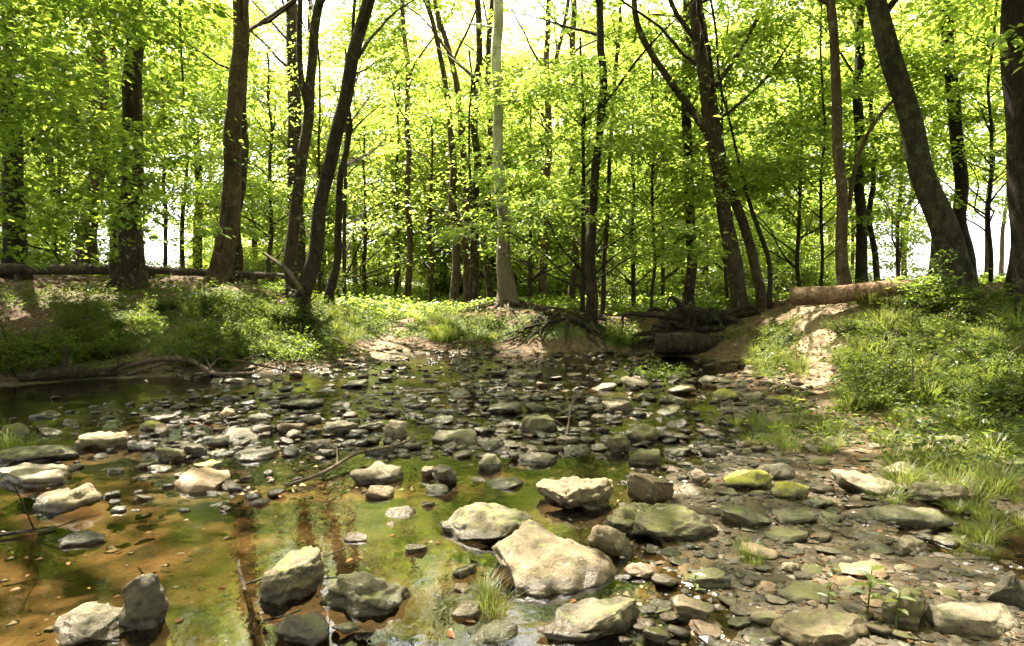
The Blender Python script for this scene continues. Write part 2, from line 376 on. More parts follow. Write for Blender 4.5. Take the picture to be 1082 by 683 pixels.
GREEN = [(575,350,70,12,.6),(520,352,30,14,.6),(760,352,40,14,.45),(60,316,130,16,.45),(190,345,130,40,.55),(60,372,90,22,.6),(560,336,80,6,.5),(500,345,50,14,.7),(300,352,62,34,1.),(235,318,70,16,.7),(240,368,90,22,.8),(100,386,70,14,.5),(15,378,40,22,.8),(150,305,60,8,.5),(330,335,40,25,.9),
 (395,345,70,18,.9),(440,331,60,8,.8),(350,375,40,12,.7),(475,352,45,12,.7),(500,368,30,6,.5),(655,356,28,14,.8),(470,325,60,8,.5),
 (995,392,125,62,1.),(1060,350,60,40,.8),(822,372,34,36,.85),(890,372,26,26,.5),(1035,470,110,48,.9),(800,452,75,34,.6),(890,455,60,22,.5),(920,320,60,20,.5),(700,318,60,8,.6),(760,322,60,9,.7),(990,325,60,18,.8)]
def greenness(x, y, z):
    px, py, dep = project(np.stack([x, y, z], -1)); g = np.zeros_like(x)
    for cx, cy, rx, ry, a in GREEN:
        g = np.maximum(g, a * np.clip(1.6 * (1 - ((px - cx) / rx) ** 2 - ((py - cy) / ry) ** 2), 0, 1))
    for cx, cy, rx, ry in [(398,372,20,7),(408,360,15,8),(420,347,12,8),(431,337,9,6),(438,330,7,4)]:
        g = g * (1 - .9 * np.clip(1.6 * (1 - ((px - cx) / rx) ** 2 - ((py - cy) / ry) ** 2), 0, 1))
    out = (px < -5) | (px > 1087) | (dep < .8); side = np.where(((x > 3.3) | (x < -6.5)) & (z > .12) & (y < 14), .62, 0)
    return np.where(out, np.maximum(np.where(dep < .8, 0, g), side), g)
Gr = greenness(X, Y_, Z); Gr = np.where(Y_ > 15, np.maximum(Gr, .55), Gr); Gr = np.where(Y_ > 34, 1., Gr)
DIRT_AND_SUN = [(885,342,62,30,1.),(850,388,38,34,.9),(400,378,60,14,.9),(408,362,17,9,.8),(420,347,14,8,.8),(431,337,10,6,.8),(438,330,8,4,.8),(160,346,50,5,.6),(930,505,60,30,.5),(960,565,70,30,.5)]  # bare soil; the trail and left-bank strip are lightened as if sunlit
Dt = np.zeros_like(X); _px, _py, _dp = project(np.stack([X, Y_, Z], -1))
for cx, cy, rx, ry, a in DIRT_AND_SUN: Dt = np.maximum(Dt, a * np.clip(1.5 * (1 - ((_px - cx) / rx) ** 2 - ((_py - cy) / ry) ** 2), 0, 1))
Dt = np.where(_dp < .8, 0, Dt)
Bd = np.clip((.06 - Z) / .05, 0, 1) * (Y_ < 14)

m, nt, out = new_mat('forest_ground'); b = NB(nt); at = b.n('Attribute', attribute_name='zone'); geo = b.n('NewGeometry'); V = geo.outputs['Position']
sep = b.n('SeparateColor'); b.l(at.outputs['Color'], sep.inputs[0])
n1 = b.noise(V, 1.7, 6, .65, .3); n2 = b.noise(V, 14, 7, .7, .2); n3 = b.noise(V, 60, 5, .7); n4 = b.noise(V, 4.5, 6, .6, .5)
vor = b.n('TexVoronoi'); vor.inputs['Scale'].default_value = 26; b.l(V, vor.inputs['Vector'])
lit = b.ramp(n2.outputs[0], [(.28, (.035, .024, .014)), (.5, (.075, .05, .028)), (.72, (.16, .105, .06))]).outputs[0]
lit = b.mix(.5, lit, b.mix(1., lit, b.ramp(vor.outputs['Color'], [(0, g3(.4)), (1, g3(1.6))]).outputs[0], 'MULTIPLY'))
grn = b.ramp(n2.outputs[0], [(.3, (.03, .042, .01)), (.7, (.085, .11, .028))]).outputs[0]
sepY = b.n('SeparateXYZ'); b.l(V, sepY.inputs[0]); grn = b.mix(b.ramp(b.math('MULTIPLY', sepY.outputs[1], .01), [(.32, g3(0)), (.42, g3(1))]).outputs[0], grn, (.13, .145, .045))  # far field in a dry-grass tone, lightened to look sunlit
drt = b.ramp(n2.outputs[0], [(.3, (.09, .062, .038)), (.7, (.25, .18, .115))]).outputs[0]
bed = b.ramp(n4.outputs[0], [(.33, (.05, .042, .02)), (.45, (.11, .075, .032)), (.56, (.15, .10, .053)), (.72, (.22, .16, .095))]).outputs[0]
bed = b.mix(1., bed, b.ramp(n2.outputs[0], [(.3, g3(.55)), (.62, g3(1.15))]).outputs[0], 'MULTIPLY')
alg = b.ramp(b.noise(V, 3.1, 6, .62, .6).outputs[0], [(.52, g3(0)), (.62, g3(.75))]).outputs[0]
bed = b.mix(b.math('MULTIPLY', alg, .9), bed, (.06, .05, .018))
at2 = b.n('Attribute', attribute_name='silt')
olv = b.ramp(n4.outputs[0], [(.35, (.028, .023, .013)), (.55, (.07, .055, .031)), (.75, (.14, .105, .06))]).outputs[0]
bed = b.mix(b.ramp(b.math('ADD', at2.outputs['Fac'], b.math('MULTIPLY', b.math('SUBTRACT', n4.outputs[0], .5), 1.2)), [(.3, g3(0)), (.6, g3(1))]).outputs[0], olv, bed)
def edge(ch, lo, hi): return b.ramp(b.math('ADD', ch, b.math('MULTIPLY', b.math('SUBTRACT', n2.outputs[0], .5), .9)), [(lo, g3(0)), (hi, g3(1))]).outputs[0]
c = b.mix(edge(sep.outputs[1], .35, .6), lit, grn); c = b.mix(edge(sep.outputs[0], .35, .65), c, drt); c = b.mix(edge(sep.outputs[2], .4, .6), c, bed)
bs = b.n('BsdfPrincipled'); b.l(c, bs.inputs['Base Color']); bs.inputs['Roughness'].default_value = .9; bs.inputs['Specular IOR Level'].default_value = .2
bp = b.n('Bump'); bp.inputs['Strength'].default_value = .8; bp.inputs['Distance'].default_value = .03
b.l(b.math('ADD', n2.outputs[0], b.math('MULTIPLY', n3.outputs[0], .5)), bp.inputs['Height']); b.l(bp.outputs[0], bs.inputs['Normal']); b.l(bs.outputs[0], out.inputs[0])
ground = mbg.build('ground', m); tag(ground, kind='structure')
ca = ground.data.color_attributes.new('zone', 'FLOAT_COLOR', 'POINT')
ca.data.foreach_set('color', np.stack([Dt, Gr, Bd, np.ones_like(X)], -1).astype(np.float32).ravel())

Sl = np.zeros_like(X)
for cx, cy_, rx, ry in [(110,590,230,110),(60,520,120,50),(420,515,120,26),(300,545,90,40),(560,500,80,14),(180,690,260,60),(240,450,90,14),(700,600,60,40)]:
    Sl = np.maximum(Sl, np.clip(1.4 * (1 - ((_px - cx) / rx) ** 2 - ((_py - cy_) / ry) ** 2), 0, 1))
sa_ = ground.data.attributes.new('silt', 'FLOAT', 'POINT'); sa_.data.foreach_set('value', np.where(_dp < .8, 0, Sl).astype(np.float32).ravel())

# ------------------------------------------------------------------ water
m, nt, out = new_mat('stream_water'); b = NB(nt); geo = b.n('NewGeometry')
mp = b.n('Mapping'); mp.inputs['Scale'].default_value = (1., .7, 1); b.l(geo.outputs['Position'], mp.inputs['Vector'])
w1 = b.noise(mp.outputs[0], 5.5, 3, .5, .4); w2 = b.noise(mp.outputs[0], 26, 3, .55, .6); wm = b.noise(geo.outputs['Position'], .8, 3, .5)
sy = b.n('SeparateXYZ'); b.l(geo.outputs['Position'], sy.inputs[0])
rf = b.ramp(b.math('MULTIPLY', b.math('SUBTRACT', sy.outputs[1], 3.2), .35), [(0, g3(0)), (.6, g3(1)), (1, g3(.55))]).outputs[0]
amt = b.math('ADD', .05, b.math('MULTIPLY', b.ramp(wm.outputs[0], [(.40, g3(.15)), (.62, g3(1.4))]).outputs[0], b.math('ADD', .18, b.math('MULTIPLY', rf, 1.5))))
bp = b.n('Bump'); bp.inputs['Strength'].default_value = .13; bp.inputs['Distance'].default_value = .05
b.l(b.math('MULTIPLY', amt, b.math('ADD', w1.outputs[0], b.math('MULTIPLY', w2.outputs[0], .5))), bp.inputs['Height'])
fr = b.n('Fresnel'); fr.inputs['IOR'].default_value = 1.65; b.l(bp.outputs[0], fr.inputs['Normal'])
tr = b.n('BsdfTransparent'); tr.inputs[0].default_value = (.60, .53, .40, 1); gl = b.n('BsdfGlossy'); gl.inputs['Roughness'].default_value = .015; gl.inputs['Color'].default_value = (1, 1, 1, 1)
b.l(bp.outputs[0], gl.inputs['Normal']); mx = b.n('MixShader'); b.l(fr.outputs[0], mx.inputs[0]); b.l(tr.outputs[0], mx.inputs[1]); b.l(gl.outputs[0], mx.inputs[2]); b.l(mx.outputs[0], out.inputs[0])
M_WATER = m
mbw = MB(); wx = np.linspace(-16, 5.5, 60); wy = np.linspace(-5.5, 13.2, 60); WX, WY = np.meshgrid(wx, wy); k = np.arange(59)[:, None] * 60 + np.arange(59)[None]
mbw.add(np.stack([WX, WY, 0 * WX], -1).reshape(-1, 3), np.stack([k, k + 1, k + 61, k + 60], -1).reshape(-1, 4))
water = mbw.build('water', M_WATER); tag(water, kind='structure')

# ------------------------------------------------------------------ stones
_ico = {}
def ico(sub):
    if sub not in _ico:
        bm = bmesh.new(); bmesh.ops.create_icosphere(bm, subdivisions=sub, radius=1); bm.verts.ensure_lookup_table()
        _ico[sub] = (np.array([v.co[:] for v in bm.verts]), np.array([[v.index for v in f.verts] for f in bm.faces])); bm.free()
    return _ico[sub]
def stone_shape(seed, sub=4, style='angular', dims=(1, 1, 1)):
    """unit stone, x,y,z within about -.5 .. .5"""
    g = np.random.default_rng(seed); v, f = ico(sub); v = v.copy()
    v *= (1 + .16 * fbm(v * 1.2 + seed, seed, 2))[:, None]
    if style == 'round': nc, lo, hi, fine = 5, .78, .95, .016
    elif style == 'dome': nc, lo, hi, fine = 7, .66, .9, .018
    elif style == 'slab': nc, lo, hi, fine = 9, .55, .82, .026
    else: nc, lo, hi, fine = 10, .52, .84, .026
    ns = norm(g.normal(0, 1, (nc, 3)))
    if style == 'slab':
        ns[:, 2] *= .35; ns = norm(ns); ns = np.concatenate([ns, norm(np.array([[.08 * g.normal(), .08 * g.normal(), 1.], [.1, 0, -1.]]))])
    ds = g.uniform(lo, hi, len(ns))
    if style == 'slab': ds[-2:] = (.42, .5)
    if style == 'angular': ns = np.concatenate([ns, norm(np.array([[.25 * g.normal(), .25 * g.normal(), 1.]]))]); ds = np.append(ds, g.uniform(.5, .72))
    for n_, d_ in zip(ns, ds):
        e = v @ n_ - d_; v -= n_[None] * (np.maximum(e, 0) * .94)[:, None]
    mn, mx_ = v.min(0), v.max(0); v = (v - (mn + mx_) / 2) / (mx_ - mn)
    sc = np.asarray(dims, float) / max(dims)
    q = v * sc
    disp = .055 * fbm(q * 4.5 + seed * 1.7, seed + 5, 3) + fine * fbm(q * 14 + seed, seed + 9, 3)
    nrm = norm(v / np.maximum(sc, .2) + 1e-6)
    # layered ledges of schist
    if style not in ('round', 'dome'): disp += .012 * np.sign(np.sin(q[:, 2] * 38 + 3 * vnoise(q * 3, seed))) * (np.abs(v[:, 2]) < .4)
    return v + nrm * disp[:, None] / np.maximum(sc, .35), f
taken = []
def stone_at(px, py, w, h, mat, style, label, seed, name='river_stone', depth=.75, yaw=None, tilt=(0, 0), sub=4, group=None):
    """px,py: middle of the stone in the picture, w,h its size there"""
    base = G(px, py + h * .42); d = base[1]; wm_ = w / FPX * d; ang = max(CAMZ - base[2], .2) / d
    tot = h / FPX * d; dep = wm_ * depth
    if dep * ang > tot * .8: dep = tot * .8 / ang
    hz = max((tot - dep * ang * .95), wm_ * .13)
    g = np.random.default_rng(seed); yaw = g.uniform(-.35, .35) if yaw is None else yaw
    full = hz * 1.45
    v, f = stone_shape(seed, sub, style, (wm_, dep, full)); v = v * np.array([wm_, dep, full]) * 1.04
    tx, ty = tilt; v[:, 2] += v[:, 0] * tx + v[:, 1] * ty
    o = MB().add(v, f).build(name, ST[mat]); o.rotation_euler = (0, 0, yaw)
    o.location = (base[0], base[1] + dep * .42, max(base[2], 0) + hz - full * .5)
    taken.append((px, py, w, h))
    return tag(o, label, 'stone', group)
HERO = [
 (588,592,142,88,'tan','dome','largest boulder midstream, pale with a broad smooth domed top',1,dict(depth=.95,sub=5,tilt=(-.16,.2))),
 (514,553,104,52,'grey','dome','broad grey-green rounded boulder behind the largest pale boulder',2,dict(sub=5)),
 (606,522,82,44,'tan','angular','pale ledged boulder with a split brown front, upstream of the largest boulder',3,dict(sub=5)),
 (630,656,116,46,'grey','slab','flat angular grey-green slab lying against the foot of the largest boulder',4,dict(sub=5,tilt=(.1,-.1))),
 (603,675,72,24,'tan','slab','tan slab cut by the lower frame edge below the grey-green slab',5,{}),
 (381,622,92,64,'grey','angular','squat mossy grey boulder with a flat top, alone in dark water',6,dict(sub=5)),
 (301,614,72,60,'grey','angular','wedge-shaped grey-green stone with a slanting face beside the leaning stick',7,dict(sub=5,tilt=(.35,.1))),
 (316,664,64,44,'dark','angular','dark wet stone at the foot of the wedge-shaped stone',8,{}),
 (147,642,44,68,'dark','round','dark brown upright egg-shaped stone standing in the silt',9,dict(depth=.6,sub=5)),
 (88,663,80,50,'pale','angular','pale pointed stone beside the upright dark brown stone',10,dict(sub=5,tilt=(.1,.2))),
 (57,529,78,30,'tan','slab','long tilted tan slab poking out of the amber water',11,dict(tilt=(.22,0),depth=.5)),
 (20,505,84,24,'pale','slab','bright white slab at the edge of the amber shallows',12,{}),
 (100,467,50,22,'tan','slab','flat tan slab in front of a yellow moss stone',13,dict(yaw=.6)),
 (22,485,92,15,'grey','slab','long low grey slab behind the bright white slab',14,{}),
 (80,571,46,20,'dark','round','dark humped stone nearly covered by amber water',15,{}),
 (396,502,54,24,'tan','slab','flat brown slab with a dark undercut in the mid pool',16,{}),
 (517,489,25,20,'pale','round','round pale speckled cobble alone in the mid pool',17,{}),
 (568,488,42,11,'tan','slab','thin tan slab flush with the water right of the round pale cobble',18,{}),
 (648,573,46,40,'tan','angular','tan rounded block touching the right flank of the largest boulder',19,dict(tilt=(-.25,0))),
 (690,518,48,38,'tan','slab','sloping tan slab leaning on dark mossy boulders',20,dict(tilt=(-.3,-.1))),
 (672,546,60,40,'moss','angular','dark boulder with bright moss on its shoulder below the sloping tan slab',21,dict(sub=5)),
 (717,558,84,48,'moss','angular','long dark block-shaped mossy boulder right of the largest boulder',22,dict(sub=5)),
 (680,603,36,20,'rust','round','small reddish tan cobble in shallow water below the block-shaped boulder',23,{}),
 (480,463,46,18,'grey','slab','flat dark-green slab midstream above the round pale cobble',24,{}),
 (416,455,26,20,'pale','angular','pale angular stone standing in the centre pool',25,{}),
 (400,476,30,12,'grey','slab','low grey slab behind the flat brown slab',26,{}),
 (358,452,36,16,'dark','slab','dark tilted slab with a pale rim in the left riffle',27,dict(tilt=(.2,0))),
 (333,470,28,12,'tan','slab','tan slab in the water below the dark tilted slab',28,{}),
 (470,504,26,24,'dark','angular','dark pitted stone in the mid pool near the flat brown slab',29,{}),
 (453,500,16,14,'rust','angular','small reddish block touching the dark pitted stone',30,{}),
 (793,506,58,32,'yellow','angular','stone capped in yellow-green moss with a bright split edge on the gravel bar',31,{}),
 (824,500,36,20,'dark','round','dark round stone just behind the moss-capped stone',32,{}),
 (838,520,40,26,'yellow','round','rounded mossy stone right of the bright split edge',33,{}),
 (868,517,32,16,'tan','round','tan loaf-shaped stone on top of a dark one',34,{}),
 (868,533,34,16,'moss','round','dark mossy stone under the tan loaf-shaped stone',35,{}),
 (924,512,62,26,'pale','slab','white slab tilted on the gravel bar',36,dict(tilt=(-.2,0))),
 (960,499,38,20,'pale','round','white dome-shaped stone at the edge of the grass',37,{}),
 (1008,520,78,36,'grey','angular','large blocky grey-green boulder under the bank grass',38,dict(sub=5)),
 (971,552,80,22,'grey','slab','long pale green slab lying flat below the blocky boulder',39,{}),
 (793,547,58,28,'grey','slab','grey slab tilted toward the water on the gravel bar',40,dict(tilt=(-.2,0))),
 (843,547,50,20,'grey','slab','flat greenish slab right of the tilted grey slab',41,{}),
 (835,568,46,20,'moss','slab','mossy flat stone below the flat greenish slab',42,{}),
 (968,577,32,24,'pale','angular','knobbly white stone on sandy ground',43,{}),
 (921,569,46,18,'tan','round','sandy tan hump on the gravel bar left of the knobbly white stone',44,{}),
 (920,604,52,22,'rust','angular','rust-brown stone with a flat face on the gravel bar',45,{}),
 (864,630,62,26,'moss','round','low moss-covered hump above the front tan slab',46,{}),
 (838,602,22,15,'pale','round','smooth white pebble among litter on the gravel bar',47,{}),
 (752,617,44,28,'moss','angular','square mossy stone at the water edge beside the seedling',48,{}),
 (736,648,44,36,'tan','angular','tan stone left of the seedling at the water edge',49,{}),
 (886,668,112,42,'tan','slab','wide tan slab cut by the lower frame edge, right of middle',50,dict(sub=5)),
 (965,646,58,60,'moss','angular','dark mossy boulder with a shadowed hollow beside the wide pale slab',51,dict(sub=5)),
 (1044,661,104,38,'pale','slab','wide pale slab in the lower right corner',52,dict(sub=5)),
 (1041,581,27,14,'pale','slab','small white slab on dark ground below the blocky boulder',53,{}),
 (1068,622,34,48,'dark','angular','dark brown stone above the corner slab',54,{}),
 (815,625,30,20,'rust','angular','small brown angular stone left of the moss-covered hump',55,{}),
 (732,563,36,30,'moss','round','mossy round stone leaning on the block-shaped boulder',56,{}),
 (768,418,28,15,'yellow','round','bright yellow mossy stone at the head of the far riffle',57,{}),
 (834,424,38,11,'yellow','slab','flat yellow-green slab at the foot of the sunny dirt slope',58,{}),
 (1005,470,36,22,'grey','angular','grey boulder half hidden in tall grass',59,{}),
 (156,450,24,12,'yellow','round','yellow-green mossy stone in the left riffle',60,{}),
 (166,443,36,9,'tan','slab','thin tan slab above the yellow-green mossy stone',61,{}),
 (215,494,30,14,'yellow','slab','slanted green-topped slab near the trunk reflection',62,dict(tilt=(.2,0))),
 (200,477,30,16,'dark','slab','dark slab behind the slanted green-topped slab',63,{}),
 (178,481,30,18,'grey','slab','tilted grey slab beside the dark slab, half under water',64,dict(tilt=(-.25,0))),
 (146,472,32,11,'dark','slab','dark flat slab right of the flat tan slab',65,{}),
 (315,428,44,9,'grey','slab','long grey slab in the far left riffle',66,{}),
 (240,438,16,14,'rust','round','reddish brown cobble in the far left riffle',67,{}),
 (12,456,30,18,'moss','round','mossy hump at the left edge of the stream',68,{}),
 (683,484,34,18,'grey','slab','flat grey slab right of the dark mossy cluster',69,{}),
 (680,458,34,22,'moss','round','dark mossy dome at the end of the rock cluster',70,{}),
 (655,470,24,22,'moss','angular','dark angular stone below the mossy dome',71,{}),
 (600,466,24,11,'pale','slab','pale flat stone under the dark cluster',72,{}),
 (570,450,36,20,'moss','slab','green tilted stone left in the dark rock cluster',73,{}),
]
for px, py, w, h, mt, stl, lab, sd, kw in HERO:
    stone_at(px, py, w, h, mt, stl, lab, sd, **kw)

# smaller stones: 16 shapes in shared meshes, every stone its own object
PROTO = []
for k in range(16):
    stl = ['slab', 'angular', 'round', 'slab'][k % 4]; v, f = stone_shape(200 + k, 3, stl, (1, .75, .5))
    PROTO.append((v, f))
proto_mesh = {}
def pm(k, mt):
    if (k, mt) not in proto_mesh: proto_mesh[(k, mt)] = MB().add(*PROTO[k]).mesh('river_stone', ST[mt])
    return proto_mesh[(k, mt)]
def scatter(n, xr, yr, wr, mats, label, group, hfac=(.35, .6), tries=6000, mask=None):
    done = 0
    for _ in range(tries):
        if done >= n: break
        px = random.uniform(*xr); py = random.uniform(*yr)
        if mask and not mask(px, py): continue
        w = (wr[0] * .62 + (wr[1] * 1.12 - wr[0] * .62) * random.random() ** 1.9) * (.35 + (py - 298) / 190); h = w * random.uniform(*hfac)
        if any(abs(px - a) < (w + c_) * .42 and abs(py - b_) < (h + d_) * .42 for a, b_, c_, d_ in taken): continue
        base = G(px, py)
        if base[2] > .3: continue
        s = w / FPX * base[1]; mt = random.choice(mats)
        o = bpy.data.objects.new('river_stone', pm(random.randrange(16), mt)); COL.objects.link(o)
        hz = s * random.uniform(.16, .4)
        o.scale = (s, s * random.uniform(.7, 1.), hz); o.rotation_euler = (random.gauss(0, .13), random.gauss(0, .13), random.uniform(0, 6.28))
        o.location = (base[0], base[1] + s * .3, max(base[2], -.02) + hz * random.uniform(-.1, .3))
        tag(o, label[mt] if isinstance(label, dict) else label, 'stone', group[mt] if isinstance(group, dict) else group)
        taken.append((px, py, w, h)); done += 1
NAMES = {'grey': 'grey', 'tan': 'tan', 'pale': 'whitish', 'dark': 'dark wet', 'moss': 'green mossy', 'yellow': 'yellow mossy', 'rust': 'reddish brown'}
def lg(fmt, gf): return {k: fmt % v for k, v in NAMES.items()}, {k: gf % v for k, v in NAMES.items()}
l_, g_ = lg('small %s stone in the pale cobble line across the far riffle', '%s stones of the far riffle')
scatter(70, (505, 800), (397, 424), (18, 40), ['pale', 'tan', 'tan', 'grey', 'pale', 'rust'], l_, g_)
l_, g_ = lg('small %s stone in the jumble of rocks midstream', '%s stones midstream')
scatter(52, (460, 720), (424, 482), (22, 50), ['moss', 'dark', 'grey', 'moss', 'tan', 'dark'], l_, g_)
l_, g_ = lg('small %s stone in the riffle below the grassy trail', '%s stones below the trail')
scatter(62, (215, 505), (388, 470), (18, 48), ['dark', 'grey', 'tan', 'pale', 'dark', 'rust', 'tan'], l_, g_)
l_, g_ = lg('small %s stone on the stony bar below the right bank', '%s stones of the right bar')
scatter(72, (690, 1010), (470, 683), (18, 40), ['grey', 'moss', 'tan', 'rust', 'grey', 'moss', 'pale'], l_, g_)
l_, g_ = lg('small %s stone in the amber shallows by the left bank', '%s stones of the left shallows')
scatter(16, (0, 270), (430, 520), (18, 36), ['dark', 'tan', 'grey', 'rust'], l_, g_)
l_, g_ = lg('small %s stone lying in the near water around the big boulders', '%s stones around the big boulders')
scatter(14, (340, 720), (500, 680), (14, 26), ['dark', 'rust', 'moss', 'tan'], l_, g_)

# cobbles too many to count: stuff
def cobbles(n, xr, yr, sz, name, mat, label, seed, zr):
    g = np.random.default_rng(seed); shp = [stone_shape(400 + k, 2, ['slab', 'slab', 'angular', 'round'][k % 4], (1, .75, .5)) for k in range(12)]; mb = MB(); f0 = shp[0][1]
    V = []
    for k in range(n):
        r_ = ray(g.uniform(*xr), yr[0] + (yr[1] - yr[0]) * g.random() ** 1.2); t = -CAMZ / r_[2]; x, y = r_[0] * t, r_[1] * t
        V.append((x, y))
    V = np.array(V); z = H(V[:, 0], V[:, 1]); ok = (z > zr[0]) & (z < zr[1]) & (fbm2(V[:, 0], V[:, 1], 1.15, 83, 3) + g.normal(0, .25, len(z)) > -.22); V, z = V[ok], z[ok]
    for k in range(len(V)):
        s_ = sz[0] * (sz[1] / sz[0]) ** (g.random() ** 1.6); a = g.uniform(0, 6.28); v = shp[g.integers(12)][0] * [s_, s_ * g.uniform(.6, .95), s_ * g.uniform(.18, .42)]
        v = np.stack([v[:, 0] * math.cos(a) - v[:, 1] * math.sin(a), v[:, 0] * math.sin(a) + v[:, 1] * math.cos(a), v[:, 2] + v[:, 0] * g.normal(0, .15)], -1)
        mb.add(v + [V[k, 0], V[k, 1], max(z[k], g.choice([-.045, -.008, 0.])) + s_ * g.uniform(-.02, .13)], f0)
    return tag(mb.build(name, mat), label, 'cobbles', kind='stuff')
# gravel: stuff
def gravel(n, xr, yr, sz, name, mat, label, zmax=.3, seed=5, sub=1):
    g = np.random.default_rng(seed); v0, f0 = ico(sub); mb = MB()
    px = g.uniform(*xr, n); py = yr[0] + (yr[1] - yr[0]) * g.random(n) ** 1.1
    d = ray(0, 0)
    x = np.empty(n); y = np.empty(n)
    for k in range(n):
        r_ = ray(px[k], py[k]); t = -CAMZ / r_[2]; x[k] = r_[0] * t; y[k] = r_[1] * t
    z = H(x, y); ok = (z < zmax) & (z > -.2); x, y, z = x[ok], y[ok], z[ok]; n = len(x)
    s = sz[0] * (sz[1] / sz[0]) ** (g.random(n) ** 1.8)
    sc = np.stack([s, s * g.uniform(.6, 1, n), s * g.uniform(.25, .5, n)], -1); a = g.uniform(0, 6.28, n)
    jit = 1 + g.normal(0, .2, (n, len(v0)))
    vv = v0[None] * jit[..., None] * sc[:, None]
    ca_, sa = np.cos(a)[:, None], np.sin(a)[:, None]
    vv = np.stack([vv[..., 0] * ca_ - vv[..., 1] * sa, vv[..., 0] * sa + vv[..., 1] * ca_, vv[..., 2]], -1)
    vv += np.stack([x, y, z + s * .02], -1)[:, None]
    ff = (f0[None] + (np.arange(n) * len(v0))[:, None, None]).reshape(-1, 3)
    mb.add(vv.reshape(-1, 3), ff); o = mb.build(name, mat, smooth=False); return tag(o, label, 'gravel', kind='stuff')
m, nt, out = new_mat('gravel'); b = NB(nt); geo = b.n('NewGeometry')
cc = b.ramp(geo.outputs['Random Per Island'], [(0, (.025, .02, .013)), (.3, (.06, .045, .027)), (.5, (.04, .034, .02)), (.75, (.085, .056, .033)), (.95, (.12, .095, .06)), (1, (.2, .17, .12))]).outputs[0]
n2 = b.noise(geo.outputs['Position'], 60, 4, .7); cc = b.mix(1., cc, b.ramp(n2.outputs[0], [(.3, g3(.55)), (.7, g3(1.25))]).outputs[0], 'MULTIPLY')
pz = b.n('SeparateXYZ'); b.l(geo.outputs['Position'], pz.inputs[0])
wet = b.ramp(b.math('MULTIPLY', pz.outputs[2], 10.), [(.05, g3(1)), (.25, g3(0))]).outputs[0]; cc = b.mix(wet, cc, b.mix(1., cc, (.5, .45, .36), 'MULTIPLY'))
bs = b.n('BsdfPrincipled'); b.l(cc, bs.inputs['Base Color']); b.l(b.mix(wet, g3(.9), g3(.35)), bs.inputs['Roughness']); b.l(bs.outputs[0], out.inputs[0])
M_GRAVEL = m
M_COBBLE = stone_mat('cobble_stone', (.032, .025, .014), (.11, .083, .05), (.07, .075, .02), .2)
nt = M_COBBLE.node_tree; b = NB(nt); bs = next(n for n in nt.nodes if n.type == 'BSDF_PRINCIPLED'); src = bs.inputs['Base Color'].links[0].from_socket; geo = b.n('NewGeometry')
b.l(b.mix(1., src, b.ramp(geo.outputs['Random Per Island'], [(0, (.45, .45, .42)), (.5, (.95, .9, .8)), (.85, (1.35, 1.2, 1.)), (1, (1.9, 1.7, 1.45))]).outputs[0], 'MULTIPLY'), bs.inputs['Base Color'])
cobbles(3600, (150, 860), (362, 485), (.05, .17), 'riffle_cobbles', M_COBBLE, 'flat dark wet cobbles lying half under water across the riffle', 21, (-.16, .12))
cobbles(420, (0, 330), (420, 540), (.04, .12), 'shallows_cobbles', M_COBBLE, 'flat wet cobbles in the shallows by the left bank', 22, (-.16, .1))
cobbles(560, (650, 1040), (450, 683), (.035, .10), 'bar_cobbles', M_COBBLE, 'flat cobbles bedded in the stony bar', 23, (-.1, .25))
cobbles(900, (330, 700), (364, 392), (.05, .16), 'pool_cobbles', M_COBBLE, 'dark cobbles crowding the shallow water below the far bank', 24, (-.2, .12))
gravel(4200, (650, 1082), (440, 700), (.008, .035), 'gravel', M_GRAVEL, 'loose gravel between the stones of the dry bar', seed=5)
gravel(3600, (200, 860), (378, 500), (.015, .06), 'riffle_gravel', M_GRAVEL, 'small wet gravel showing through the shallow riffle', seed=6)
gravel(420, (0, 640), (440, 700), (.01, .04), 'bed_gravel', M_GRAVEL, 'scattered gravel on the silty stream bed', seed=8)

# ------------------------------------------------------------------ lit places
for a in [(588,612,74,30),(600,528,48,16),(105,622,170,30),(50,555,90,18),(20,505,60,10),(100,467,36,8),(400,540,60,10),(620,655,40,10),(385,610,26,8),
          (930,512,62,12),(965,572,34,9),(1044,660,40,10),(890,672,44,6),(1010,515,30,8),(690,517,36,10),(793,505,34,10),(396,500,40,7),(517,488,18,8),
          (560,412,46,5),(640,414,60,5),(740,416,46,6),(420,402,30,4),(350,440,30,5),(415,455,16,6),(250,430,40,4),(480,462,30,5),
          (885,345,75,26),(845,385,55,28),(870,300,60,10),(880,430,40,12),(930,470,50,14),(1030,480,40,14),
          (395,350,100,34),(440,331,100,18),(430,325,80,6),(390,376,60,9),(360,365,40,12),(440,326,60,5),(320,350,34,24),(540,340,40,8),(655,350,20,10),
          (60,312,50,2),(15,330,30,2),(165,344,45,3),(240,310,30,4),(480,345,40,6),(300,300,30,4),
          (985,358,50,16),(920,395,40,18),(1045,405,46,14),(1000,440,50,10),(930,350,30,14),(200,440,50,4),(270,480,40,6),(150,500,60,8)]:
    lit_px(*a)
for _ in range(75):
    py = random.uniform(392, 675); lit_px(random.uniform(180, 1075), py, random.uniform(6, 20) * (.4 + (py - 380) / 300), random.uniform(2, 5) * (.4 + (py - 380) / 200))

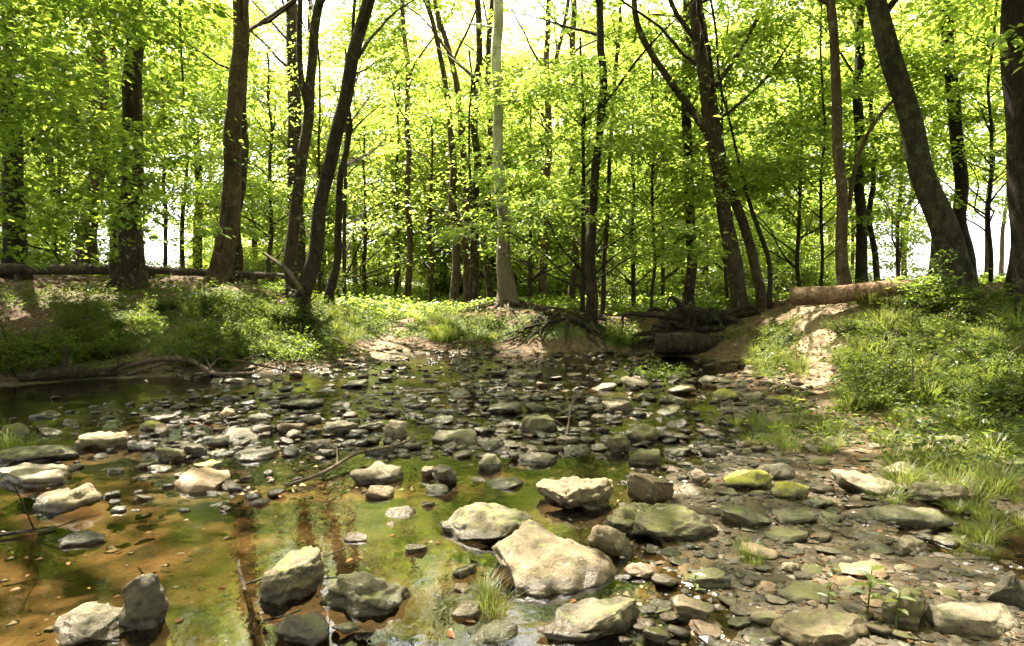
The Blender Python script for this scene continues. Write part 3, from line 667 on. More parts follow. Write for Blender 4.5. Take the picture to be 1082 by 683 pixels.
# ------------------------------------------------------------------ trees
def axis_at(p, z):
    return np.stack([np.interp(z, p[:, 2], p[:, 0]), np.interp(z, p[:, 2], p[:, 1])], -1)
def crown_for(trunk_mb, p, r, zlo, zhi, Rad, ncl, nsp, nleaf, leaf, spr, fine=False, carve=True, seed=0, branches=1, flat=.35, az_bias=None, gap=.0, shape='dome', rb=.35):
    """leaf clusters at branch ends round a trunk axis; returns the leaf mesh builder"""
    g = np.random.default_rng(seed); mb = MB()
    u = g.random(ncl); z = zlo + (zhi - zlo) * u
    prof = np.sin(np.clip((u * .88 + .12), 0, 1) * math.pi) ** .6 if shape == 'dome' else np.clip(1.15 - u * .75, .15, 1)
    rr = Rad * prof * np.sqrt(g.uniform(.06, 1, ncl)); az = g.uniform(0, 6.283, ncl)
    if az_bias is not None: az = az_bias[0] + g.normal(0, az_bias[1], ncl)
    ax = axis_at(p, z); C = np.stack([ax[:, 0] + rr * np.cos(az), ax[:, 1] + rr * np.sin(az), z], -1)
    if branches:
        for k in range(ncl):
            if k % 5 > branches: continue
            zb = max(z[k] - rr[k] * g.uniform(.4, 1.), p[0, 2] + .3 * (zlo - p[0, 2]) + .3); zb = min(zb, p[-1, 2] - .1)
            a0 = axis_at(p, np.array([zb]))[0]; s = np.array([a0[0], a0[1], zb]); e = C[k] + np.array([0, 0, -.05])
            mid = s * .5 + e * .5 + np.array([g.normal(0, .07) * rr[k], g.normal(0, .07) * rr[k], g.uniform(-.05, .2) * rr[k]])
            rad0 = min(.012 + .009 * rr[k], np.interp(zb, p[:, 2], r) * .5) * rb / .35
            tube(trunk_mb, [s, mid, e], [rad0, rad0 * .55, .004], 5, 0, max(.3, rr[k] / 7), cap=False, wob=.12 * min(rr[k], 1.5), seed=k)
    M = ncl * nsp; cc = np.repeat(C, nsp, 0); a2 = np.repeat(az, nsp) + g.normal(0, 1.1, M)
    size = spr * g.uniform(.7, 1.3, M)
    off = np.stack([np.cos(a2), np.sin(a2), np.zeros(M)], -1) * (g.uniform(-.2, .9, M) * size)[:, None]
    off[:, 2] += g.normal(0, flat * spr, M)
    cc = cc + off
    keep = np.ones(M, bool)
    if carve:
        q = shadow_xy(cc)
        if gap: keep &= fbm2(q[:, 0], q[:, 1], .9, 77, 3) > gap - np.where((q[:, 1] < 9.5) | ((q[:, 0] < -3.5) & (q[:, 1] < 13)) | ((q[:, 0] > 3.5) & (q[:, 1] < 9)), .6, np.where(q[:, 1] > 12.5, -.08, 0))
    sprays(mb, cc[keep], a2[keep], size[keep], nleaf, leaf, fine, g=g, carve=carve)
    return mb
def tree(name, label, path, Y, top, bark, leafm, crown=None, cat='tree', group=None, flare=.9, seg=12, forks=(), dy=0., roots=0, base_sink=.12, extra=None, seed=None):
    """path: (px, py, width) from the foot up, at distance Y"""
    seed = abs(hash_label(label)) % 1000 if seed is None else seed
    px, py, w = path[0]
    if Y >= 13.5 and bark is M_BARK_DK: bark = M_BARK  # far trunks swapped to lighter bark: haze put into the colour
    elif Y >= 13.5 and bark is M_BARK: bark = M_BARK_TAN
    foot = P(px, py, Y); foot[2] = H1(foot[0], foot[1]) - base_sink
    pts = [foot] + [P(a, b_, Y + dy * k) for k, (a, b_, c_) in enumerate(path[1:], 1)]
    rad = [c_ / FPX * Y / 2 for a, b_, c_ in path]
    rad[0] = rad[1] * 1.15 if len(rad) > 1 else rad[0]
    dirv = norm(pts[-1] - pts[-2]); p_ = pts[-1].copy(); r_ = rad[-1]; z0 = p_[2]
    while p_[2] < top - .5:
        dirv = norm(dirv * .86 + np.array([random.gauss(0, .05), random.gauss(0, .05), .22])); p_ = p_ + dirv * 1.3
        pts.append(p_.copy()); rad.append(max(.02, r_ * (1 - .9 * (p_[2] - z0) / max(top - z0, .1))))
    root = empty(name, foot + np.array([0, 0, base_sink]), label, cat, group); org = np.array(root.location)
    mb = MB(); p, r = tube(mb, pts, rad, seg, .09, .22, flare, seed, wob=.07)
    for fpath in forks:                      # (Y, [(px,py,w)...]) a limb of its own
        fm = MB(); fp = [P(a, b_, Y) for a, b_, c_ in fpath]; fr_ = [c_ / FPX * Y / 2 for a, b_, c_ in fpath]
        tube(fm, fp, fr_, 8, .06, .2, 0, seed + 5); fm.build('limb', bark, root, org)
    for k in range(roots):
        a = 6.283 * k / roots + random.uniform(-.3, .3); L = random.uniform(.8, 2.1); q = [foot + np.array([0, 0, .25])]
        for t in (.25, .5, .75, 1.):
            a += random.uniform(-.3, .3); x, y = q[-1][0] + math.cos(a) * L * .28, q[-1][1] + math.sin(a) * L * .28
            q.append(np.array([x, y, H1(x, y) + .035 * (1 - t) + .01]))
        rm = MB(); fr2 = random.uniform(.5, 1.1); tube(rm, q, [rad[0] * .3 * fr2, rad[0] * .2 * fr2, rad[0] * .14 * fr2, rad[0] * .09 * fr2, .008], 6, .15, .08, 0, seed + k, wob=.12); rm.build('root', M_BARK, root, org)
    cm = None
    if crown: cm = crown_for(mb, p, r, seed=seed, **crown)
    if extra: extra(mb, p, r, cm)
    mb.build('trunk', bark, root, org)
    if cm: cm.build('crown', leafm, root, org, smooth=False)
    return root
def hash_label(s):
    h = 7
    for c_ in s: h = (h * 31 + ord(c_)) & 0x7fffffff
    return h

CAN = dict(zlo=5.6, zhi=16.5, Rad=3.9, ncl=46, nsp=8, nleaf=28, leaf=.105, spr=.95, gap=-.03, flat=.16)
def can(**k): d = dict(CAN); d.update(k); d['ncl'] = int(d['ncl'] * .62); return d
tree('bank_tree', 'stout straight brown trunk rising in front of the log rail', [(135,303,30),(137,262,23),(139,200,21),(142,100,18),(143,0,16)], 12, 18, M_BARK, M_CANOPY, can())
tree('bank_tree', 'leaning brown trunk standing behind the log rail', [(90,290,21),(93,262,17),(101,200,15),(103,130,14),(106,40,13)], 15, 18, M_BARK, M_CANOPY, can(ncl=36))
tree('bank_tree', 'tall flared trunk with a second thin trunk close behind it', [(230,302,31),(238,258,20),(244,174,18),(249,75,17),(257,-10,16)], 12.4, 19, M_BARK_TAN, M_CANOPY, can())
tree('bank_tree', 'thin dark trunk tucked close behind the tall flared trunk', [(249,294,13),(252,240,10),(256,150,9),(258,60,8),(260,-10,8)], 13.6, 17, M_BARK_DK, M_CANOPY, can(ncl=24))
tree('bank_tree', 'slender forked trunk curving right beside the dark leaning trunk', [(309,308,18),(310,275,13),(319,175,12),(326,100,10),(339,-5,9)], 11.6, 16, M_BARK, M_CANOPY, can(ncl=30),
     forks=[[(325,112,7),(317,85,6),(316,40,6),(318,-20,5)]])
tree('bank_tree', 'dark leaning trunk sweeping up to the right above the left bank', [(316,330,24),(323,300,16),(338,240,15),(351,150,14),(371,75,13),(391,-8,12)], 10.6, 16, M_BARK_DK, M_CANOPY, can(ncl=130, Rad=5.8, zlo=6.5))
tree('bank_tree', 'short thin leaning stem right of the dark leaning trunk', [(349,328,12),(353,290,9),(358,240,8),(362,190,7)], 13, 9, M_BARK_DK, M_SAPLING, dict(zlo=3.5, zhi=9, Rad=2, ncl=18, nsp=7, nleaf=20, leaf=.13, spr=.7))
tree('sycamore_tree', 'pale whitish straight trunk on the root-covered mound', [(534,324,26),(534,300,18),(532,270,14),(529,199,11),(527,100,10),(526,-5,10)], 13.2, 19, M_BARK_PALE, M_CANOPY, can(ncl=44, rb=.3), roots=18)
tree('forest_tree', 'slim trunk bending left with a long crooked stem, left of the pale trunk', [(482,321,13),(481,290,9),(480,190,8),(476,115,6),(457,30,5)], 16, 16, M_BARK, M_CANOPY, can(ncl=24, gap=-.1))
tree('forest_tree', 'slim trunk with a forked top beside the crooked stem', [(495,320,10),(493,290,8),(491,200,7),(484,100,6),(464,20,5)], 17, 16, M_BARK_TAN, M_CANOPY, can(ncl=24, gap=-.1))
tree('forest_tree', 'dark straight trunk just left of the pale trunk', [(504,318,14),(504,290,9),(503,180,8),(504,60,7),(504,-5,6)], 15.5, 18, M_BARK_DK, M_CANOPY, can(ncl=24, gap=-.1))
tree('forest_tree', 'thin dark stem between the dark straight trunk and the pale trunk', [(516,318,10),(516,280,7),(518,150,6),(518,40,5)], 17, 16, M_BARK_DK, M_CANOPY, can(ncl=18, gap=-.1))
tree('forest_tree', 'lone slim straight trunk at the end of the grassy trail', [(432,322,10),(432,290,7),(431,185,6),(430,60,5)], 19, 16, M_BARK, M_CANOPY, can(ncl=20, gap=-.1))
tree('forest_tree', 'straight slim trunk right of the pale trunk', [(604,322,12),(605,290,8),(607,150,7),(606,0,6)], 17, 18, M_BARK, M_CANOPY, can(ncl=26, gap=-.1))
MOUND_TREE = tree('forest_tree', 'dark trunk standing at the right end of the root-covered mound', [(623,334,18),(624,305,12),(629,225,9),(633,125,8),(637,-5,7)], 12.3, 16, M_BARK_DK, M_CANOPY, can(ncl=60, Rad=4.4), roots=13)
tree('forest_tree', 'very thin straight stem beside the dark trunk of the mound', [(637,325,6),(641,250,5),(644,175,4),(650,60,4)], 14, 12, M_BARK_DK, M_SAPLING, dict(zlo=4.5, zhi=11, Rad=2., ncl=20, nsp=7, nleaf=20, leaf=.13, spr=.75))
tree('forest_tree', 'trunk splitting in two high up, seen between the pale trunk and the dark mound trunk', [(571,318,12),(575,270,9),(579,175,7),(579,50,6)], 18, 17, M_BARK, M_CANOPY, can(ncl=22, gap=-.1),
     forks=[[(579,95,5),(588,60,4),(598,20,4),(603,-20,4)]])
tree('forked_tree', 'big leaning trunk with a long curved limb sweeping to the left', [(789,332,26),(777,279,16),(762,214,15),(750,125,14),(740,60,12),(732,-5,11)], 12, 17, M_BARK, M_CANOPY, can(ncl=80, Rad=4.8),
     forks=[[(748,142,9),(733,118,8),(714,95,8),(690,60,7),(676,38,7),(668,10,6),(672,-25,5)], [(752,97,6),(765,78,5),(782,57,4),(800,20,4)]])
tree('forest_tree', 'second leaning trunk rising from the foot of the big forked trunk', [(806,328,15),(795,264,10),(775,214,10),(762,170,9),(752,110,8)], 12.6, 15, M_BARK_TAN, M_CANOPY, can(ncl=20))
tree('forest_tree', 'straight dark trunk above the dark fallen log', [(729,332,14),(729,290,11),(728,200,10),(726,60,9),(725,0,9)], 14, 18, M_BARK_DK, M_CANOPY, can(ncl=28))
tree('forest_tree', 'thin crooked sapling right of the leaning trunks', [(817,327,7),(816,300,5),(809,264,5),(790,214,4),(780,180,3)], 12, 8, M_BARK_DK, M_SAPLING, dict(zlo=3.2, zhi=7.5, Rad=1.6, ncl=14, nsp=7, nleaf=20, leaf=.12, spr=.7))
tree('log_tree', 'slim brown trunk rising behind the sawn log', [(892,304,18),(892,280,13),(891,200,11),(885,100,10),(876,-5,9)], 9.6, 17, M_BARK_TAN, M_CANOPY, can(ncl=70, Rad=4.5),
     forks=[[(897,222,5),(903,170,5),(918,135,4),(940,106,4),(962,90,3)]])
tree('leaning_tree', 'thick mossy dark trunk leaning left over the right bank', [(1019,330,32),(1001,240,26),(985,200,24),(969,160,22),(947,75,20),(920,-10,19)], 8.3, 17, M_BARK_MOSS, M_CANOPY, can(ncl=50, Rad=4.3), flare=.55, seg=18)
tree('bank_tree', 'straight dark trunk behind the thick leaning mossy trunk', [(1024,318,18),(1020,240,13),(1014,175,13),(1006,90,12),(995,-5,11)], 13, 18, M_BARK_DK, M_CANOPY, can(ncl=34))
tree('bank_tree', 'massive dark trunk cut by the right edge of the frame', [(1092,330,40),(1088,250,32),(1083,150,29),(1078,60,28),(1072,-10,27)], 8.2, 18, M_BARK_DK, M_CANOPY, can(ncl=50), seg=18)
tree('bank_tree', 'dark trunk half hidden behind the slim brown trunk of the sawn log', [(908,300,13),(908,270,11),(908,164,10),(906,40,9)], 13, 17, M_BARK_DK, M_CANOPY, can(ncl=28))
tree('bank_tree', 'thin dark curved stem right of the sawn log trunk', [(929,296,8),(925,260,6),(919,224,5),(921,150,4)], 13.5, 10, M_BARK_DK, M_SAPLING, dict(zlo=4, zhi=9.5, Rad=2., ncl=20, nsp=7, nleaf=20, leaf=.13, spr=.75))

# side trees: drooping boughs, and unseen canopies added to shade the stream
NEARC = dict(zlo=2.6, zhi=8.5, Rad=4.3, ncl=70, nsp=8, nleaf=22, leaf=.115, spr=.72, fine=True, flat=.3)
def side_tree(label, x, y, top, w, bark, lm, crown, lean=(0, 0)):
    z = H1(x, y) - .12; root = empty('overhanging_tree', (x, y, z + .12), label, 'tree'); org = np.array(root.location)
    pts = [np.array([x + lean[0] * t, y + lean[1] * t, z + top * t]) for t in np.linspace(0, 1, 7)]; rad = [w / 2 * (1.05 - t) for t in np.linspace(0, 1, 7)]
    mb = MB(); p, r = tube(mb, pts, rad, 12, .08, .3, .8, hash_label(label) % 99, wob=.05)
    cm = crown_for(mb, p, r, seed=hash_label(label) % 991, **crown)
    mb.build('trunk', bark, root, org); cm.build('crown', lm, root, org, smooth=False); return root
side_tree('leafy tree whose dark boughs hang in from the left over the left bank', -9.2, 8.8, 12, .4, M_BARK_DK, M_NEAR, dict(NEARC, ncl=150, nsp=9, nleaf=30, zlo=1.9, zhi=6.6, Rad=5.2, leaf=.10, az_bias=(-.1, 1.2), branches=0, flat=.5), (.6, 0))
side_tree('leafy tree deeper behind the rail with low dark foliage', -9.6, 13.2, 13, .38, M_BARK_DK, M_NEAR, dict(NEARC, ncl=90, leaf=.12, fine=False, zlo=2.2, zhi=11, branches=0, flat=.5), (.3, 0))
side_tree('tall canopy tree shading the left side of the stream', -5.5, 17.5, 19, .4, M_BARK, M_CANOPY, can(zlo=6, ncl=50))
side_tree('tall canopy tree beyond the left end of the log rail', -12.6, 15.8, 16, .4, M_BARK_DK, M_CANOPY, can(zlo=5, zhi=14, ncl=110, Rad=5.6, gap=-.3), (.8, 0))  # unseen tree, added to shade the left bank
side_tree('tall canopy tree shading the right bank', 10.2, 11.6, 18, .4, M_BARK_DK, M_CANOPY, can(zlo=4, ncl=64, leaf=.14))
side_tree('tree leaning its crown over the right edge of the frame', 8.6, 7.2, 14, .36, M_BARK_DK, M_SAPLING, dict(NEARC, ncl=70, zlo=3.4, zhi=11, az_bias=(2.7, 1.2)), (-.6, 0))
side_tree('broad canopy tree standing left of the amber shallows with its crown over the water', -6.6, 4.2, 15, .5, M_BARK_DK, M_CANOPY, can(zlo=7, zhi=14, ncl=110, Rad=6.2, gap=-.25), (2.6, 1.2))  # unseen tree, added so its crown shades the near stream
side_tree('broad canopy tree left of the dark pool with its crown over the far riffle', -8, 7.1, 16, .45, M_BARK_DK, M_CANOPY, can(zlo=7.5, zhi=15, ncl=100, Rad=6, gap=-.25), (3.2, 1))  # out of view; added to throw shade on the riffle
side_tree('canopy tree arching over the near shallows', 5.6, 3.2, 15, .45, M_BARK_DK, M_CANOPY, can(zlo=7, zhi=14, ncl=40, Rad=4.5))

# understorey saplings with flat layered boughs
def sapling(px, py, Y, top, w, label, Rad, ncl, zlo=1.2, leaf=.095, lm=None, spr=.7, lean=0):
    f = P(px, py, Y); zt = H1(f[0], f[1]); hpx = (top - zt) / Y * FPX
    return tree('sapling', label, [(px, py, w), (px + lean * .3, py - hpx * .35, w * .8), (px + lean, py - hpx * .8, w * .5)], Y, top, M_BARK_DK, lm or M_SAPLING,
         dict(zlo=zt + zlo, zhi=top, Rad=Rad, ncl=int(ncl * 1.3), nsp=8, nleaf=30, leaf=leaf, spr=spr, flat=.08, shape='cone', carve=True), flare=.3, seg=7, cat='sapling')
sapling(615, 330, 12.8, 5.2, 6, 'layered young maple spreading between the pale trunk and the forked trunk', 2.4, 42)
sapling(560, 322, 15, 4.6, 5, 'young maple with drooping boughs right behind the pale trunk', 1.9, 28)
sapling(668, 325, 15.5, 5.5, 5, 'young maple left of the curved limb of the forked trunk', 2.2, 34)
sapling(455, 324, 18, 5.6, 5, 'bright young tree beyond the grassy trail', 2.4, 34)
sapling(385, 324, 20, 5.6, 5, 'bright young tree left of the grassy trail', 2.2, 34)
sapling(365, 318, 17.5, 7, 5, 'tall leafy sapling behind the dark leaning trunk', 2.6, 40)
sapling(285, 300, 16, 6, 5, 'leafy sapling between the flared trunk and the slender forked trunk', 2.2, 34)
sapling(700, 322, 18, 6.5, 5, 'leafy sapling under the curved limb', 2.4, 36)
sapling(845, 318, 14, 5.8, 5, 'leafy sapling behind the left end of the sawn log', 2.4, 38)
sapling(950, 300, 15, 7, 5, 'leafy sapling between the sawn log trunk and the thick leaning trunk', 2.6, 38, zlo=2.2)
sapling(1045, 310, 12.5, 6.5, 5, 'leafy sapling between the thick leaning trunk and the massive trunk', 2., 34, zlo=1.6)
sapling(60, 292, 17, 6.5, 5, 'leafy sapling behind the left end of the log rail', 2.4, 38)
sapling(175, 292, 19, 7, 5, 'leafy sapling behind the rail between the stout and the flared trunks', 2., 20, zlo=3)
sapling(515, 322, 20, 7.5, 5, 'tall sapling far behind the pale trunk', 2.6, 36)
sapling(770, 322, 19, 6.8, 5, 'tall sapling far behind the big forked trunk', 2.6, 36)

sapling(497, 322, 14.6, 5.6, 4, 'sapling with hanging boughs just left of the pale trunk', 2., 34, zlo=2)
sapling(690, 326, 13.6, 6.2, 4, 'sapling spreading broad flat boughs above the dark stump', 2.3, 40, zlo=2.4)
sapling(765, 322, 14.4, 6.8, 4, 'sapling whose boughs cross behind the big forked trunk', 2.2, 38, zlo=2.2)
sapling(868, 306, 12.6, 6.4, 4, 'sapling with bright boughs left of the slim brown trunk of the sawn log', 1.9, 34, zlo=1.8)
sapling(338, 318, 14, 6.2, 4, 'sapling with bright boughs between the two leaning dark trunks', 1.8, 32, zlo=2)
sapling(420, 324, 21, 7.5, 4, 'sapling arching over the end of the grassy trail', 2.4, 36, zlo=2.4)

# background woodland: five trees, copied
BG = []
for k in range(5):
    zt = [13, 15, 11, 14, 12][k]; root = empty('woodland_tree', (0, 0, 0), 'slim tree standing in the bright woodland beyond the banks', 'tree', 'trees of the woodland beyond the banks')
    mb = MB(); pts = [np.array([random.gauss(0, .12) * t * 3, random.gauss(0, .12) * t * 3, -.15 + zt * t]) for t in np.linspace(0, 1, 8)]
    w = [.26, .34, .2, .3, .22][k]; p, r = tube(mb, pts, [w / 2 * (1.08 - t) for t in np.linspace(0, 1, 8)], 8, .08, .4, .6, k)
    cm = crown_for(mb, p, r, [4.2, 5.2, 3.4, 5.4, 4.4][k], zt, [3.4, 3.8, 3, 3.6, 3.2][k], 47, 9, 34, .145, 1.3, carve=False, flat=.16, seed=40 + k, rb=.3)
    mb.build('trunk', [M_BARK_TAN, M_BARK, M_BARK_TAN, M_BARK, M_BARK_TAN][k], root); cm.build('crown', M_FAR, root, smooth=False); BG.append(root)  # light bark puts the haze over distant trunks into their colour
spots = []
fixed = [(60,24),(122,22),(194,25),(208,27),(10,22),(420,30),(468,27),(545,30),(590,28),(660,29),(745,27),(830,28),(956,30),(985,26),(1043,24),(270,28),(340,30),(375,32),(520,36),(645,36),(230,36),(800,38),(900,36),(500,42),(690,45),(350,44),(720,40),(150,42)]
for px, Y in fixed: spots.append((P(px, 298, Y)[0], Y))
for _ in range(12):
    px = random.uniform(-60, 1140); Y = random.uniform(26, 52)
    if 150 < px < 205 and Y > 28: continue
    spots.append((P(px, 298, Y)[0], Y))
for x, y in [(-6,-5),(1,-5),(5,-4),(10,-6),(-11,-7),(-3,-9),(4,-10),(13,-1),(11,7.5),(14,7),(-14,-2),(-12,3.2),(12,1),(-16,6),(-17,-10),(14,-12),(-1,-14),(9,-15),(-9,-15),(-3.5,-4),(3,-7),(8,-2),(-9,-3),(-14,1),(12,4),(0,-11),(-7,-10),(7,-10),(-14,18),(-19,22),(15,17),(18,24),(-22,30),(24,32),(-28,38),(30,42),(13,11),(-13,6.5),(-15,12)]: spots.append((x, y))  # mostly unseen trees; those behind the camera added to block sky light
for k, (x, y) in enumerate(spots):
    o = BG[k % 5] if k < 5 else copy_thing(BG[k % 5], (0, 0, 0))
    sc = random.uniform(.85, 1.2); o.location = (x, y, H1(x, y)); o.rotation_euler = (0, 0, random.uniform(0, 6.28)); o.scale = (sc, sc, sc)

YT = []  # young trees
for k in range(3):
    root = empty('young_tree', (0, 0, 0), 'young leafy tree of the understorey in the bright woodland', 'tree', 'young trees of the woodland understorey')
    mb = MB(); zt = [6, 7.5, 5][k]; bx_, by_ = random.gauss(0, .5), random.gauss(0, .5); pts = [np.array([bx_ * t * t * 1.5 + random.gauss(0, .07), by_ * t + random.gauss(0, .07), -.1 + zt * t]) for t in np.linspace(0, 1, 7)]
    p, r = tube(mb, pts, [.035 * (1.08 - t) for t in np.linspace(0, 1, 7)], 6, .08, .4, .4, k + 20)
    cm = crown_for(mb, p, r, [.5, 1.4, .4][k], zt, [2.4, 2.6, 2.2][k], 52, 8, 28, .12, .95, carve=False, seed=60 + k, flat=.08, shape='cone')
    mb.build('trunk', M_BARK, root); cm.build('crown', [M_FAR, M_CANOPY, M_FAR][k], root, smooth=False); YT.append(root)
k = 0
for _ in range(76):
    px = random.uniform(-40, 1120); Y = random.uniform(21, 46)
    if 388 < px < 452 and Y < 34: continue
    if 150 < px < 210 or 915 < px: 
        if random.random() < .85: continue
    x = P(px, 298, Y)[0]; o = YT[k] if k < 3 else copy_thing(YT[k % 3], (0, 0, 0)); sc = random.uniform(.75, 1.25)
    o.location = (x, Y, H1(x, Y)); o.rotation_euler = (0, 0, random.uniform(0, 6.28)); o.scale = (sc,) * 3; k += 1

# ------------------------------------------------------------------ logs, rail, roots, driftwood
def log_obj(name, label, cat, pts, rad, mat, seg=14, parts=None, rough=.05, wob=.02, group=None):
    mb = MB(); c0 = np.mean(np.asarray(pts, float), 0)
    tube(mb, pts, rad, seg, rough, .15, 0, hash_label(label) % 77, wob=wob)
    return tag(mb.build(name, mat, None, c0), label, cat, group)
A, B_ = P(838, 313, 8.9), P(992, 302, 8.0)
root = empty('sawn_log', (A + B_) / 2, 'reddish brown sawn log lying along the top of the right bank', 'log'); org = (A + B_) / 2
mb = MB(); tube(mb, [A, A * .7 + B_ * .3 + [0, 0, -.025], A * .35 + B_ * .65 + [0, 0, .015], B_], [.122, .115, .1, .08], 22, .045, .08, 0, 4, cap=True, wob=.015); mb.build('log_body', M_LOG, root, org)
M_END = bark_mat('cut_end_wood', (.06, .032, .02), (.14, .08, .05), (.1, .07, .045), .2, .5)
ax = norm(A - B_); mb = MB(); tube(mb, [A + ax * .003, A + ax * .02], [.118, .114], 20, .02, .02, 0, 4); mb.build('cut_end', M_END, root, org)
pl, pr = P(-60, 284, 12.6), P(154, 285, 12.8)
rl = empty('log_rail', P(45, 292, 13), 'dark thick log rail on low posts left of the stout trunk', 'rail'); org = np.array(rl.location)
mb = MB(); tube(mb, [pl, (pl + pr) / 2, pr], [.1, .1, .095], 12, .06, .2, 0, 8, wob=.02); mb.build('rail', M_RAIL, rl, org)
for px in (-40, 20, 120):
    q = P(px, 284, 12.7); mb = MB(); tube(mb, [[q[0], q[1], H1(q[0], q[1]) - .15], [q[0], q[1], q[2] + .11]], [.075, .07], 10, .06, .1); mb.build('post', M_RAIL, rl, org)
pl, pr = P(150, 285, 13.2), P(312, 293, 12.4)
rl = empty('log_rail', P(230, 292, 13), 'thin dark rail continuing behind the flared trunk to the dark leaning trunk', 'rail'); org = np.array(rl.location)
mb = MB(); tube(mb, [pl, (pl + pr) / 2, pr], [.075, .07, .055], 12, .06, .2, 0, 9, wob=.02); mb.build('rail', M_RAIL, rl, org)
for px in (160, 268):
    q = P(px, 286 + (px - 160) * .045, 13.15 - (px - 150) * .005); mb = MB(); tube(mb, [[q[0], q[1], H1(q[0], q[1]) - .15], [q[0], q[1], q[2]]], [.065, .06], 10, .06, .1); mb.build('post', M_RAIL, rl, org)

for j in range(16):
    p0 = G(random.uniform(560, 645), random.uniform(329, 338)); p1 = G(random.uniform(520, 690), random.uniform(362, 371)); q = []
    for t in (0, .2, .4, .6, .8, 1.):
        x, y = p0[0] * (1 - t) + p1[0] * t + random.gauss(0, .12) * math.sin(t * 3.14), p0[1] * (1 - t) + p1[1] * t
        q.append([x, y - .05 * math.sin(t * 3.14), max(H1(x, y), 0) + random.uniform(.0, .1) * math.sin(t * 3.14) + .02])
    r0 = random.uniform(.02, .05); mb = MB(); tube(mb, q, [r0, r0 * .9, r0 * .7, r0 * .55, r0 * .4, .006], 6, .2, .08, 0, j, wob=.08); mb.build('root', M_BARK_DK, MOUND_TREE, np.array(MOUND_TREE.location))
# dark fallen log with the torn root mass of a stump behind it
rt = empty('fallen_stump', P(735, 362, 10.6), 'dark uprooted stump with a fallen log at the far end of the pool', 'stump'); org = np.array(rt.location)
mb = MB(); tube(mb, [P(692, 362, 10.5), P(730, 364, 10.6), P(760, 366, 10.7), P(795, 358, 10.9)], [.17, .21, .17, .1], 18, .32, .07, 0, 3, wob=.12); mb.build('fallen_log', M_BARK_DK, rt, org)
mb = MB(); cst = P(735, 346, 11.15)
v, f = stone_shape(77, 4, 'angular', (1, 1, 1)); mb.add(v * np.array([1.25, .6, .8]) + cst + [0, .1, -.05], f)
for k in range(30):
    a = random.uniform(-.6, 3.7); L = random.uniform(.4, 1.25)
    e = cst + np.array([math.cos(a) * L * 1.1, -random.uniform(-.1, .4), math.sin(a) * L * .55])
    mid = (cst + e) / 2 + np.array([random.gauss(0, .07), -.1, random.gauss(0, .07)])
    tube(mb, [cst, mid, e, e + np.array([random.gauss(0, .15), -.08, -.25])], [.08, .055, .03, .008], 6, .25, .07, 0, k, wob=.16)
mb.build('root_mass', M_BARK_DK, rt, org)

def branch(name, label, pts, rad, mat, seg=7, twigs=0, cat='branch'):
    mb = MB(); pts = [np.asarray(p, float) for p in pts]; c0 = pts[0]
    p, r = tube(mb, pts, rad, seg, .1, .06, 0, hash_label(label) % 91, wob=.015)
    for k in range(twigs):
        i = random.randrange(len(p) // 4, len(p)); L = random.uniform(.15, .45); d = norm(np.array([random.gauss(0, 1), random.gauss(0, .6), random.uniform(0, .8)]))
        tube(mb, [p[i], p[i] + d * L * .5, p[i] + d * L + [0, 0, random.gauss(0, .05)]], [r[i] * .6, r[i] * .4, .003], 5, 0, .06)
    return tag(mb.build(name, mat, None, c0), label, cat)
branch('broken_branch', 'bare broken branch leaning against the foot of the dark leaning trunk', [P(279, 268, 10.8), P(292, 277, 10.7), P(304, 286, 10.6), P(318, 306, 10.4), G(330, 328)], [.02, .03, .04, .035, .03], M_DRIFT, 8, 5)
branch('driftwood', 'long bleached driftwood stick along the left waterline', [G(120,397)+[0,0,.04], G(150,393)+[0,0,.12], G(180,392)+[0,0,.16], G(205,394)+[0,0,.14], G(228,402)+[0,0,.06], G(268,399)+[0,0,.05]], [.03,.035,.035,.03,.025,.015], M_DRIFT, 8, 6)
branch('driftwood', 'thin driftwood stick above the long bleached one', [G(135,398)+[0,0,.03], G(190,389)+[0,0,.12], G(240,389)+[0,0,.1], G(300,396)+[0,0,.05]], [.02,.025,.02,.01], M_DRIFT, 7, 5)
branch('driftwood', 'dark driftwood log at the foot of the left bank', [G(20,404)+[0,0,.05], G(70,402)+[0,0,.09], G(125,400)+[0,0,.07]], [.07,.075,.05], M_BARK_DK, 10, 4)
branch('driftwood', 'stick slanting down the left bank above the driftwood', [G(180,366)+[0,0,.05], G(215,378)+[0,0,.08], G(240,384)+[0,0,.05]], [.012,.015,.01], M_DRIFT, 6, 2)
branch('fallen_branch', 'crooked fallen branch lying over the right side of the root-covered mound', [P(556,322,12.9), P(580,328,12.6), P(605,330,12.4), P(640,338,12.2)], [.05,.06,.055,.03], M_BARK, 8, 5)
branch('fallen_branch', 'low dark branch along the water at the foot of the right stony bar', [G(760,388)+[0,0,.06], G(790,386)+[0,0,.07], G(830,390)+[0,0,.04]], [.03,.03,.012], M_DRIFT, 7, 3)
branch('stick', 'pale stick standing aslant in the near water beside the wedge-shaped stone', [G(283,690)+[0,0,-.02], P(268,640,2.45), P(252,592,2.62)], [.012,.011,.005], M_DRIFT, 7, 2, 'stick')
branch('stick', 'long pale twig crossing the flat brown slab in the mid pool', [G(302,518)+[0,0,.02], G(340,508)+[0,0,.03], G(378,488)+[0,0,.06], G(412,482)+[0,0,.05], G(432,476)+[0,0,.05], P(438,460,5.0)], [.012,.013,.011,.009,.008,.004], M_DRIFT, 6, 5, 'stick')
branch('stick', 'dark stick lying in the amber shallows', [G(0,571)+[0,0,.015], G(30,563)+[0,0,.02], G(60,562)+[0,0,.01]], [.008,.01,.006], M_BARK_DK, 6, 2, 'stick')
branch('stick', 'thin upright twig rising among the mossy midstream stones', [G(598,462), P(601,445,5.3), P(603,428,5.35), P(608,410,5.4)], [.008,.007,.006,.003], M_DRIFT, 6, 4, 'stick')
